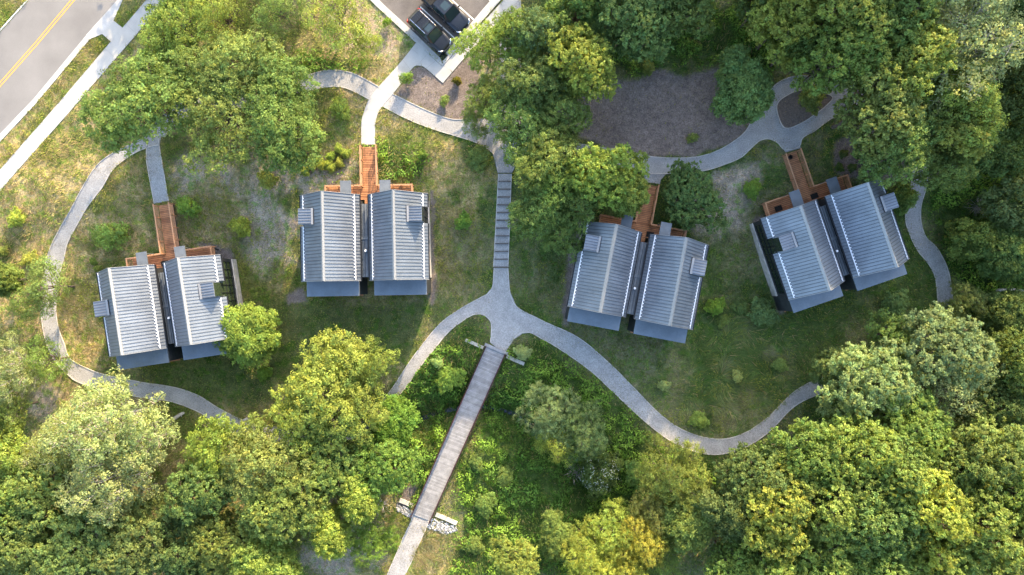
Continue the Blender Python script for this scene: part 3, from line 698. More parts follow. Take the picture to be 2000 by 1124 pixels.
# ------------------------------------------------------------- footbridge
zb = .12
A0, A1 = Vector((*PZ(949.5, 676, zb), zb)), Vector((*PZ(986.5, 691.5, zb), zb))
B0, B1 = Vector((*PZ(804.5, 1005, zb), zb)), Vector((*PZ(839.5, 1018, zb), zb))
br = tag(empty('footbridge', ((A0 + A1 + B0 + B1) / 4)), 'long narrow footbridge with weathered grey planks and dark maroon side rails over the stream', 'bridge')
inv = Matrix.Translation(-br.location)
def bp(mb, nm, m, par=None):
    o = mb.build(nm, m, par or br)
    if par is None: o.matrix_parent_inverse = inv
    return o
n = 118; pa = MB(); pb = MB(); rnd = random.Random(5)
for k in range(n):
    t0 = (k + .04) / n; t1 = (k + .93) / n
    L0 = A0.lerp(B0, t0); L1 = A0.lerp(B0, t1); R0 = A1.lerp(B1, t0); R1 = A1.lerp(B1, t1); dz = Vector((0, 0, rnd.uniform(-.004, .004))); dn = Vector((0, 0, -.05))
    (pa if rnd.random() < .55 else pb).add([L1 + dz, R1 + dz, R0 + dz, L0 + dz, L1 + dn, R1 + dn, R0 + dn, L0 + dn], [(0, 1, 2, 3), (7, 6, 5, 4), (0, 4, 5, 1), (1, 5, 6, 2), (2, 6, 7, 3), (3, 7, 4, 0)])
bp(pa, 'decking', M['greywood']); bp(pb, 'pale_decking', M['greywood2'])
for a, b in ((A0, B0), (A1, B1)):
    mb = MB(); up = Vector((0, 0, 1))
    mb.bar(a + up * 1.05, b + up * 1.05, .085, .07); mb.bar(a - up * .16, b - up * .16, .10, .22); mb.bar(a + up * .1, b + up * .1, .075, .1)
    for z in (.3, .45, .6, .75, .9): mb.bar(a + up * z, b + up * z, .02, .02)
    rl = bp(mb, 'railing', M['maroon'])
    for k in range(13):
        p = a.lerp(b, k / 12.0); q = MB(); q.box(p.x - .04, p.x + .04, p.y - .04, p.y + .04, zb - .25, zb + 1.02); o = q.build('post', M['maroon'], rl); 
mb = MB(); dd = (A1 - A0).normalized(); mb.bar(A0 - dd * .15 + Vector((0, .12, .02)), A1 + dd * .3 + Vector((0, .12, .02)), .30, .2); bp(mb, 'end_sill', M['greywood2'])
HARD.append([tuple(P(945, 666)[:2]), tuple(P(994, 690)[:2]), (B1.x + .1, B1.y - .2), (B0.x - .1, B0.y - .2)])
def wingwall(pts, w, h, label, joints=()):
    L_ = [Vector((*PZ(*p, .1), 0)) for p in pts]; t = tag(empty('retaining_wall', (*L_[0][:2], 0)), label, 'retaining wall', 'low concrete walls at the bridge ends')
    for a, b in zip(L_[:-1], L_[1:]):
        mb = MB(); d = (b - a).normalized() * .012; z = max(TH(*a[:2]), TH(*b[:2])) + h
        mb.bar(a + d + Vector((0, 0, z - 1.0)), b - d + Vector((0, 0, z - 1.0)), w, 2.0); o = mb.build('block', M['stonewall'], t); o.matrix_parent_inverse = Matrix.Translation(-t.location)
wingwall([(909, 664.5), (925, 671), (944, 680)], .32, .16, 'weathered low wall left of the upper end of the footbridge')
wingwall([(989.5, 696), (1006, 704), (1024, 711.5)], .36, .16, 'pale two-block wall right of the upper end of the footbridge')
wingwall([(780, 977), (793, 982), (806, 988)], .42, .2, 'pale block wall left of the lower end of the footbridge, half under branches')
wingwall([(851, 1005), (871, 1013), (892.5, 1023)], .40, .2, 'pale two-block wall right of the lower end of the footbridge')
def rocks(name, poly, n, seed, label):
    W_ = [PZ(x, y, 0) for x, y in poly]; xs = [p[0] for p in W_]; ys_ = [p[1] for p in W_]; rg = np.random.default_rng(seed); mb = MB(); c = 0
    ico = bmesh.new(); bmesh.ops.create_icosphere(ico, subdivisions=1, radius=1); iv = [v.co.copy() for v in ico.verts]; fi = [tuple(v.index for v in f.verts) for f in ico.faces]; ico.free()
    while c < n:
        x = rg.uniform(min(xs), max(xs)); y = rg.uniform(min(ys_), max(ys_))
        if not inside(np.array([x]), np.array([y]), W_)[0]: continue
        s = rg.uniform(.045, .12); q = rg.uniform(.7, 1.3, 3) * s; rz = Matrix.Rotation(rg.uniform(0, 6), 3, 'Z'); z = TH(x, y) + s * .3 + rg.uniform(0, .04)
        mb.add([Vector((x, y, z)) + rz @ Vector((v.x * q[0], v.y * q[1], v.z * q[2] * .8)) * rg.uniform(.85, 1.1) for v in iv], fi); c += 1
    tag(mb.build(name, M['rock']), label, 'riprap', kind='stuff')
    HARD.append(W_)
rocks('riprap', [(774, 984), (806, 996), (805, 1012), (795, 1008), (776, 998)], 170, 1, 'white and grey broken stone heaped below the left lower bridge wall')
rocks('riprap', [(836, 1018), (848, 1012), (893, 1030), (894, 1036), (872, 1044), (850, 1036), (833, 1030)], 330, 2, 'white and grey broken stone spread below the right lower bridge wall')

# ------------------------------------------------------------- drain, logs
x, y, z = P(867.5, 112); dr = tag(empty('storm_drain', (x, y, z + .045), R(43 + 90)), 'dark iron storm drain grate in the inner corner of the parking kerb', 'drain')
mb = MB(); mb.box(-.42, .42, -.34, .34, -.05, .012); mb.build('drain_frame', M['iron'], dr)
mb = MB()
for k in range(9): mb.box(-.36, .36, -.29 + k * .07, -.255 + k * .07, .013, .03)
mb.build('grate', M['darkmetal'], dr)
def log(p0, p1, r, m, label):
    a = Vector(P(*p0)) + Vector((0, 0, r * .8)); b = Vector(P(*p1)) + Vector((0, 0, r * .8)); t = tag(empty('fallen_log', a), label, 'log', 'fallen logs')
    mb = MB(); mb.tube([a, a.lerp(b, .3) + Vector((.03, .05, .0)), a.lerp(b, .7) + Vector((-.03, .04, .02)), b], [r, r * .95, r * .85, r * .7], 9)
    o = mb.build('stem', m, t, True); o.matrix_parent_inverse = Matrix.Translation(-a)
    for k in range(2):
        q = a.lerp(b, .4 + k * .3); mb = MB(); mb.tube([q, q + Vector((.15, .3 - .5 * k, .2))], [r * .35, r * .15], 5); o = mb.build('branch_stub', m, t); o.matrix_parent_inverse = Matrix.Translation(-a)
log((341, 818), (361, 806), .19, M['bark_pale'], 'short pale log lying below the path at lower left')
log((476, 822), (489, 817), .17, M['bark_pale'], 'stubby pale log end beside the tree covered bend of the lower left path')
log((1942, 567), (2010, 568), .16, M['bark_pale'], 'long thin pale log in the undergrowth at the right edge')

# ------------------------------------------------------------- cars
def loft(mb, st, n=20, pw=3.2):
    """st: (x, halfwidth, zlow, zhigh); superellipse sections joined along x"""
    base = len(mb.v)
    for x, hw, z0, z1 in st:
        zc, hz = (z0 + z1) / 2, (z1 - z0) / 2
        for k in range(n):
            t = 2 * math.pi * k / n; c, s = math.cos(t), math.sin(t)
            mb.v.append((x, hw * math.copysign(abs(c) ** (2 / pw), c), zc + hz * math.copysign(abs(s) ** (2 / pw), s)))
    for i in range(len(st) - 1):
        for k in range(n):
            k2 = (k + 1) % n; q = base + i * n; mb.f.append((q + k2, q + k, q + n + k, q + n + k2))
    mb.f.append(tuple(base + k for k in range(n))); mb.f.append(tuple(base + (len(st) - 1) * n + k for k in range(n))[::-1])
def make_car(name, px, py, ang, label, paint, kind):
    x, y, z = P(px, py, .9); z = TH(x, y) + .02
    c = tag(empty(name, (x, y, z), R(ang)), label, 'pickup truck' if kind == 'pickup' else 'SUV')
    pk = kind == 'pickup'; Lf = 2.85 if pk else 2.42; Lr = -2.85 if pk else -2.42; W_ = .99 if pk else .95
    g = .30
    mb = MB()
    hood = 1.08 if pk else 1.02
    loft(mb, [(Lf, W_ * .50, .42, .76), (Lf - .08, W_ * .70, .36, .88), (Lf - .26, W_ * .85, g, hood - .12), (Lf - .6, W_ * .95, g, hood - .02), (Lf - 1.2, W_, g, hood + .05), (.0, W_, g, hood + .12), (-1.2, W_, g, hood + .12), (Lr + .35, W_, g, hood + .10), (Lr + .12, W_ * .96, g + .05, hood + .06), (Lr, W_ * .88, .45, hood - .05)], 24, 5)
    body = mb.build('body', paint, c, True)
    # hood creases
    mb = MB()
    for s in (-1, 1): mb.bar((Lf - .45, s * .50, hood + .005), (Lf - 1.25, s * .62, hood + .068), .03, .02)
    mb.build('hood_crease', paint, body)
    x_ws0, x_ws1 = (1.42, .72) if pk else (1.22, .48); x_r1, x_r0 = (-.85, -1.05) if pk else (-1.95, -2.28)
    zb_, zr = hood + .08, (1.88 if pk else 1.74); wb, wr = W_ * .93, W_ * .74
    # cabin shell: belt loop to roof loop
    B = [(x_ws0, wb * .80), (x_ws0 - .28, wb * .97), (x_r0 + .25, wb * .97), (x_r0, wb * .86), (x_r0, -wb * .86), (x_r0 + .25, -wb * .97), (x_ws0 - .28, -wb * .97), (x_ws0, -wb * .80)]
    T = [(x_ws1, wr * .88), (x_ws1 - .12, wr), (x_r1 + .12, wr), (x_r1, wr * .9), (x_r1, -wr * .9), (x_r1 + .12, -wr), (x_ws1 - .12, -wr), (x_ws1, -wr * .88)]
    Bv = [Vector((a, b, zb_)) for a, b in B]; Tv = [Vector((a, b, zr - .05)) for a, b in T]
    mb = MB(); T2 = [Vector((a * .97 + (x_ws1 + x_r1) / 2 * .03, b * .9, zr)) for a, b in T]
    mb.add(Bv + Tv + T2, [(i, 8 + i, 8 + (i + 1) % 8, (i + 1) % 8) for i in range(8)] + [(8 + i, 16 + i, 16 + (i + 1) % 8, 8 + (i + 1) % 8) for i in range(8)] + [tuple(16 + i for i in range(8))[::-1]])
    cabs = mb.build('roof', paint, c)
    def pane(nm, quad, inset=.05, off=.008):
        q = [Vector(p) for p in quad]; ctr = sum(q, Vector()) / 4; nrm = (q[1] - q[0]).cross(q[3] - q[0]).normalized()
        if nrm.dot(ctr - Vector(((x_ws0 + x_r0) / 2, 0, 1.2))) < 0: nrm = -nrm
        q = [p + (ctr - p).normalized() * inset + nrm * off for p in q]
        mb = MB(); mb.add(q + [p - nrm * .02 for p in q], [(0, 1, 2, 3), (7, 6, 5, 4), (0, 4, 5, 1), (1, 5, 6, 2), (2, 6, 7, 3), (3, 7, 4, 0)])
        return mb.build(nm, M['carglass'], c)
    pane('windshield', [Bv[7], Bv[0], Tv[0], Tv[7]], .05)
    pane('rear_window', [Bv[3], Bv[4], Tv[4], Tv[3]], .07)
    for s in (0, 1):
        lo = (Bv[1], Bv[2]) if s == 0 else (Bv[6], Bv[5]); hi = (Tv[1], Tv[2]) if s == 0 else (Tv[6], Tv[5])
        nseg = 2 if pk else 3
        for k in range(nseg):
            a, b = k / nseg, (k + 1) / nseg
            pane('side_window', [lo[0].lerp(lo[1], a), lo[0].lerp(lo[1], b), hi[0].lerp(hi[1], b), hi[0].lerp(hi[1], a)], .06)
    # wipers, sunroof, rails
    mb = MB()
    for yy in (-.35, .2): mb.bar((x_ws0 - .03, yy, zb_ + .04), (x_ws0 - .28, yy + .42, zb_ + .26), .018, .018)
    mb.build('wipers', M['rubber'], c)
    mb = MB(); mb.box(x_ws1 - .95, x_ws1 - .18, -.38, .38, zr + .001, zr + .010); mb.build('sunroof', M['carglass'], cabs)
    mb = MB()
    for k in range(4): yy = -.36 + k * .24; mb.box(x_r1 + .2, x_ws1 - 1.05, yy - .012, yy + .012, zr, zr + .014)
    mb.build('roof_ribs', paint, cabs)
    if not pk:
        for s in (-1, 1):
            mb = MB(); mb.bar((x_r1 + .05, s * (wr - .03), zr + .05), (x_ws1 - .35, s * (wr - .03), zr + .05), .045, .035)
            for q in (x_r1 + .1, -.7, x_ws1 - .4): mb.box(q - .05, q + .05, s * (wr - .03) - .018, s * (wr - .03) + .018, zr - .06, zr + .04)
            mb.build('roof_rail', M['chrome'], cabs)
        mb = MB()
        for q in (-.35, -1.25): mb.bar((q, -wr, zr + .085), (q, wr, zr + .085), .06, .03)
        mb.build('crossbar', M['darkmetal'], cabs)
    else:
        # open bed with tonneau cover
        mb = MB(); mb.box(Lr + .18, -1.12, -W_ * .84, W_ * .84, hood + .10, hood + .16); bd = mb.build('bed_cover', M['rubber'], c)
        mb = MB()
        for q in (-1.65, -2.2): mb.box(q - .012, q + .012, -W_ * .84, W_ * .84, hood + .161, hood + .172)
        mb.build('cover_seam', M['darkmetal'], bd)
    for s in (-1, 1):
        mb = MB(); loft(mb, [(.06, .02, .0, .10), (.03, .10, -.02, .16), (-.06, .11, -.02, .17), (-.09, .07, .0, .14)], 10, 3)
        mb.v = [(vx + x_ws0 - .45, vy + s * (W_ + .10), vz + zb_) for vx, vy, vz in mb.v]; mb.build('mirror', paint, c, True)
        # lamps
        mb = MB(); ys_ = W_
        pts = [(Lf - .09, s * ys_ * .50, hood - .20), (Lf - .16, s * ys_ * .74, hood - .17), (Lf - .42, s * ys_ * .93, hood - .12)]
        mb.tube(pts, [.05, .075, .045], 8); mb.build('headlight', M['chrome'], c, True)
        mb = MB(); mb.tube([(Lr + .04, s * W_ * .70, hood - .05), (Lr + .16, s * W_ * .92, hood - .02), (Lr + .42, s * W_ * .97, hood + .02)], [.05, .07, .035], 8); mb.build('tail_light', M['redlamp'], c, True)
        for q in ((1.75 if pk else 1.45), (-1.75 if pk else -1.45)):
            mb = MB(); mb.tube([(q, s * (W_ - .24), .37), (q, s * (W_ - .02), .37), (q, s * (W_ + .005), .37)], [.37, .37, .33], 20); wh = mb.build('wheel', M['rubber'], c)
            mb = MB(); mb.tube([(q, s * (W_ + .006), .37), (q, s * (W_ + .012), .37)], [.22, .20], 16); mb.build('rim', M['chrome'], wh)
    mb = MB(); mb.bar((Lf - .05, -W_ * .5, .62), (Lf - .05, W_ * .5, .62), .06, .22); mb.build('grille', M['darkmetal'], c)
    mb = MB(); mb.box(Lr - .012, Lr + .01, -.26, .26, .62, .76); mb.build('licence_plate', M['white'], c)
    mb = MB(); mb.bar((Lf - .03, -W_ * .55, .77), (Lf - .03, W_ * .55, .77), .03, .03); mb.build('trim', M['chrome'], c)
    return c
make_car('suv', 839, 61, -43.5, 'black SUV with roof rails in the parking bay nearest the storm drain', M['carpaint'], 'suv')
make_car('pickup_truck', 869, 17.5, -43.5, 'black pickup truck parked beside the SUV, its bed running off the top edge', M['carblue'], 'pickup')
# ------------------------------------------------------------- trees
def unit(v): return v / np.maximum(np.linalg.norm(v, axis=-1, keepdims=True), 1e-9)
def leaf_mesh(name, Cc, Nn, Ls, Ws, colr, m):
    """one small kite-shaped leaf per row"""
    n = len(Cc); rg = np.random.default_rng(len(Cc))
    r = unit(rg.normal(size=(n, 3))); a = unit(np.cross(Nn, r)); b = np.cross(Nn, a)
    a = a * Ls[:, None] / 2; b = b * Ws[:, None] / 2; fold = Nn * (Ws * .18)[:, None]
    V = np.stack([Cc - a, Cc + b * 1 + a * .1 + fold, Cc + a, Cc - b * 1 + a * .1 + fold], 1).reshape(-1, 3)
    return np_mesh(name, V, np.arange(4 * n), 4, m, np.repeat(colr, 4, 0))
def proto(name, seed, Rr=4.0, Ht=9.0, nl=24, lobe=(.28, .42), cl=80, lpc=15, leaf=(.22, .12), droop=0.0, spread=.30, flat=.75, trunk_r=.2, barkm='bark', base=.28, gap=0.0, up=.55, colvar=.22, limbs_show=0.0):
    """crown of lobes covered with leaf clusters, over a limbed trunk. returns (crown mesh, trunk mesh)"""
    rg = np.random.default_rng(seed); zc = Ht * (base + (1 - base) * .5); rz = Ht * (1 - base) * .5
    ph = rg.uniform(0, 6.28, 3)
    L = []; tries = 0
    while len(L) < nl and tries < 6000:
        tries += 1
        d = rg.normal(size=3); d /= np.linalg.norm(d)
        if d[2] < -.45: continue
        az = math.atan2(d[1], d[0]); env = 1 + .24 * math.sin(2 * az + ph[0]) + .12 * math.sin(3 * az + ph[1]) + .08 * math.sin(5 * az + ph[2])
        k = rg.uniform(.55, .98); lr = rg.uniform(*lobe) * Rr
        p = np.array([d[0] * (Rr - lr * .8) * k * 1.15 * env, d[1] * (Rr - lr * .8) * k * 1.15 * env, zc + d[2] * (rz - lr * .5) * k])
        if any(np.linalg.norm((p - q) * [1, 1, .8]) < (lr + r2) * .55 for q, r2 in L): continue
        L.append((p, lr))
    L.append((np.array([0, 0, zc + rz * .62]), Rr * lobe[1] * .9))
    Cs = []; Ns = []; Sh = []
    for li, (p, lr) in enumerate(L):
        n = int(cl * (lr / (Rr * .35)) ** 2); d = unit(rg.normal(size=(n, 3)) + [0, 0, .35])
        lump = 1 + .22 * np.sin(d[:, 0] * 5 + li) * np.cos(d[:, 1] * 6 + li * 2)
        q = p + d * (lr * lump * rg.uniform(.72, 1.06, n))[:, None] * [1, 1, flat]
        out = rg.uniform(size=n) < .10; q = np.where(out[:, None], p + d * (lr * rg.uniform(1.05, 1.45, n))[:, None] * [1, 1, flat], q)
        keep = np.ones(n, bool)
        for lj, (p2, r2) in enumerate(L):
            if lj != li: keep &= np.linalg.norm((q - p2) / [1, 1, flat], axis=1) > r2 * .72
        keep &= rg.uniform(size=n) > gap
        Cs.append(q[keep]); Ns.append(d[keep]); Sh.append(np.full(keep.sum(), rg.uniform(.82, 1.18)))
    Q = np.concatenate(Cs); D = np.concatenate(Ns); S = np.concatenate(Sh); nc = len(Q)
    csh = S * rg.uniform(1 - colvar, 1 + colvar, nc)
    idx = np.repeat(np.arange(nc), lpc); n = len(idx)
    off = rg.normal(size=(n, 3)) * spread * .55; ln = np.linalg.norm(off, axis=1, keepdims=True); off *= np.minimum(1, spread * 1.3 / np.maximum(ln, 1e-6))
    off[:, 2] *= .65; hv = rg.uniform(0, 1, n)
    if droop: off += D[idx] * (hv * droop)[:, None] * [1, 1, 0]; off[:, 2] -= hv ** 2 * droop * .8
    Cc = Q[idx] + off
    Nn = unit(D[idx] * .45 + [0, 0, up] + rg.normal(size=(n, 3)) * .42 + off * .8)
    sv = rg.uniform(.55, 1.5, n); Ls = leaf[0] * sv * rg.uniform(.85, 1.15, n); Ws = leaf[1] * sv * rg.uniform(.8, 1.2, n)
    b = (csh[idx] * rg.uniform(.8, 1.2, n))[:, None]; hue = rg.normal(0, .07, (nc, 1))[idx]
    colr = np.clip(b * np.concatenate([1 + hue, np.ones_like(hue), 1 - hue], 1), 0, 3)
    crown = leaf_mesh(name + '_crown', Cc, Nn, Ls, Ws, colr, M['leaf'])
    mb = MB(); zt = Ht * (base + .12); lean = rg.uniform(-.15, .15, 2)
    tp = [Vector((lean[0] * t * t * 2, lean[1] * t * t * 2, -.3 + (zt + .3) * t)) for t in (0, .08, .4, .7, 1)]
    mb.tube(tp, [trunk_r * k for k in (1.5, 1.1, .95, .85, .75)], 9)
    top = tp[-1]; mb.tube([top, top + Vector((.1, -.1, Ht * .18)), Vector((0, 0, zc + rz * .6))], [trunk_r * .75, trunk_r * .45, trunk_r * .12], 7)
    for p, lr in L:
        p = Vector(p); s = tp[3].lerp(top, rg.uniform(0, 1)); mid = s.lerp(p, .5) + Vector((0, 0, -.12 * (p - s).length)) + Vector(rg.normal(0, .12, 3)); r0 = trunk_r * rg.uniform(.35, .55)
        mb.tube([s, mid, p], [r0, r0 * .6, r0 * .22], 5, False)
        for k in range(5 if not limbs_show else 9):
            d = Vector(unit(rg.normal(size=3) + np.array([0, 0, .5]))); e = p + Vector((d.x, d.y, d.z * flat)) * lr * rg.uniform(.75, .95 + limbs_show); a0 = mid.lerp(p, rg.uniform(.5, 1))
            mb.tube([a0, a0.lerp(e, .5) + Vector(rg.normal(0, .08, 3)), e], [r0 * .3, r0 * .2, r0 * .08], 4, False)
    me = bpy.data.meshes.new(name + '_trunk'); me.from_pydata(mb.v, [], mb.f); me.materials.append(M[barkm]); me.update(); me.polygons.foreach_set('use_smooth', [True] * len(me.polygons))
    return crown, me, Rr, Ht
PR = {
    'locustA': proto('locust', 11, 4.2, 8.5, 26, (.24, .36), 95, 15, (.20, .11), spread=.27, colvar=.28, flat=.6, gap=.14, up=.75, base=.30, trunk_r=.17),
    'locustB': proto('locust', 12, 4.2, 8.5, 22, (.22, .34), 85, 15, (.20, .11), spread=.29, colvar=.28, flat=.55, gap=.24, up=.75, base=.32, trunk_r=.17),
    'airy': proto('airy', 13, 4.0, 9.5, 20, (.20, .32), 62, 14, (.20, .11), spread=.42, flat=.6, gap=.3, up=.7, base=.26, trunk_r=.16, limbs_show=.1),
    'mapleA': proto('maple', 21, 4.4, 12, 30, (.24, .38), 115, 17, (.21, .14), spread=.21, flat=.8, colvar=.32, up=.6, base=.24, trunk_r=.24),
    'mapleB': proto('maple', 22, 4.4, 12, 26, (.22, .36), 120, 17, (.21, .14), spread=.20, flat=.85, colvar=.32, up=.6, base=.22, trunk_r=.24),
    'mapleC': proto('maple', 23, 4.4, 12, 34, (.18, .34), 120, 16, (.21, .14), spread=.21, flat=.8, colvar=.32, gap=.08, up=.6, base=.22, trunk_r=.24),
    'poplar': proto('poplar', 31, 5.2, 13, 34, (.18, .30), 90, 14, (.19, .13), spread=.36, flat=.7, gap=.2, up=.55, base=.2, trunk_r=.26, barkm='bark_pale', limbs_show=.18),
    'willow': proto('willow', 41, 4.0, 8.5, 17, (.20, .33), 120, 17, (.24, .055), droop=.3, spread=.22, colvar=.3, flat=.85, gap=.05, up=.5, base=.18, trunk_r=.16),
    'round': proto('round', 51, 3.2, 7.5, 24, (.26, .38), 110, 17, (.20, .13), spread=.25, flat=.8, up=.6, base=.2, trunk_r=.15),
    'bush': proto('bush', 61, 1.3, 1.7, 14, (.28, .45), 45, 12, (.13, .085), spread=.15, flat=.7, up=.6, base=.05, trunk_r=.035, colvar=.3),
    'bushB': proto('bush', 62, 1.3, 1.7, 11, (.24, .42), 34, 11, (.13, .08), spread=.17, flat=.7, gap=.2, up=.6, base=.05, trunk_r=.03, colvar=.3),
    'thicket': proto('thicket', 63, 3.0, 3.6, 30, (.18, .30), 70, 14, (.19, .12), spread=.28, flat=.6, up=.6, base=.05, trunk_r=.06, gap=.1, colvar=.3),
}
TREES = []
def tree(px, py, r, h, kind, tint, label, cat='tree', group=None, name=None, rot=None):
    crown, trunk, R0, H0 = PR[kind]; zc = h * .62
    x, y, z = P(px, py, zc); rw = r * (H - z - zc) / F; s = rw / R0 * 1.04
    base = {'locust': 'locust_tree', 'maple': 'maple_tree', 'poplar': 'poplar_tree', 'willow': 'willow_tree', 'airy': 'tree', 'round': 'tree', 'thicket': 'shrub', 'bush': 'shrub'}
    nm = name or next(v for k, v in base.items() if kind.startswith(k))
    rg = random.Random(int(px * 7 + py * 13)); t = empty(nm, (x, y, z - .05), rg.uniform(0, 6.28) if rot is None else rot)
    t.scale = (s, s * rg.uniform(.94, 1.06), h / H0); tag(t, label, cat, group)
    c = bpy.data.objects.new('crown' if cat == 'tree' else 'foliage', crown); col.objects.link(c); c.parent = t
    c.color = (*[q * k for q, k in zip(tint, (rg.uniform(.9, 1.1), rg.uniform(.94, 1.06), rg.uniform(.9, 1.1)))], 1)
    b = bpy.data.objects.new('trunk' if cat == 'tree' else 'stem', trunk); col.objects.link(b); b.parent = t
    TREES.append((x, y, rw, h)); return t
YG = (.235, .290, .060); LG = (.180, .245, .060); MG = (.145, .205, .054); DG = (.105, .160, .046); PALE = (.265, .320, .120); YEL = (.270, .315, .055); OL = (.150, .195, .048); BG = (.135, .190, .062); VG = (.155, .245, .045)
G1 = 'trees above the westernmost path'; G2 = 'trees between the parking and the middle cabins'; G3 = 'big trees at upper right'; G4 = 'woodland trees at lower right'; G5 = 'woodland trees at lower left'; G6 = 'trees in the hollow by the footbridge'
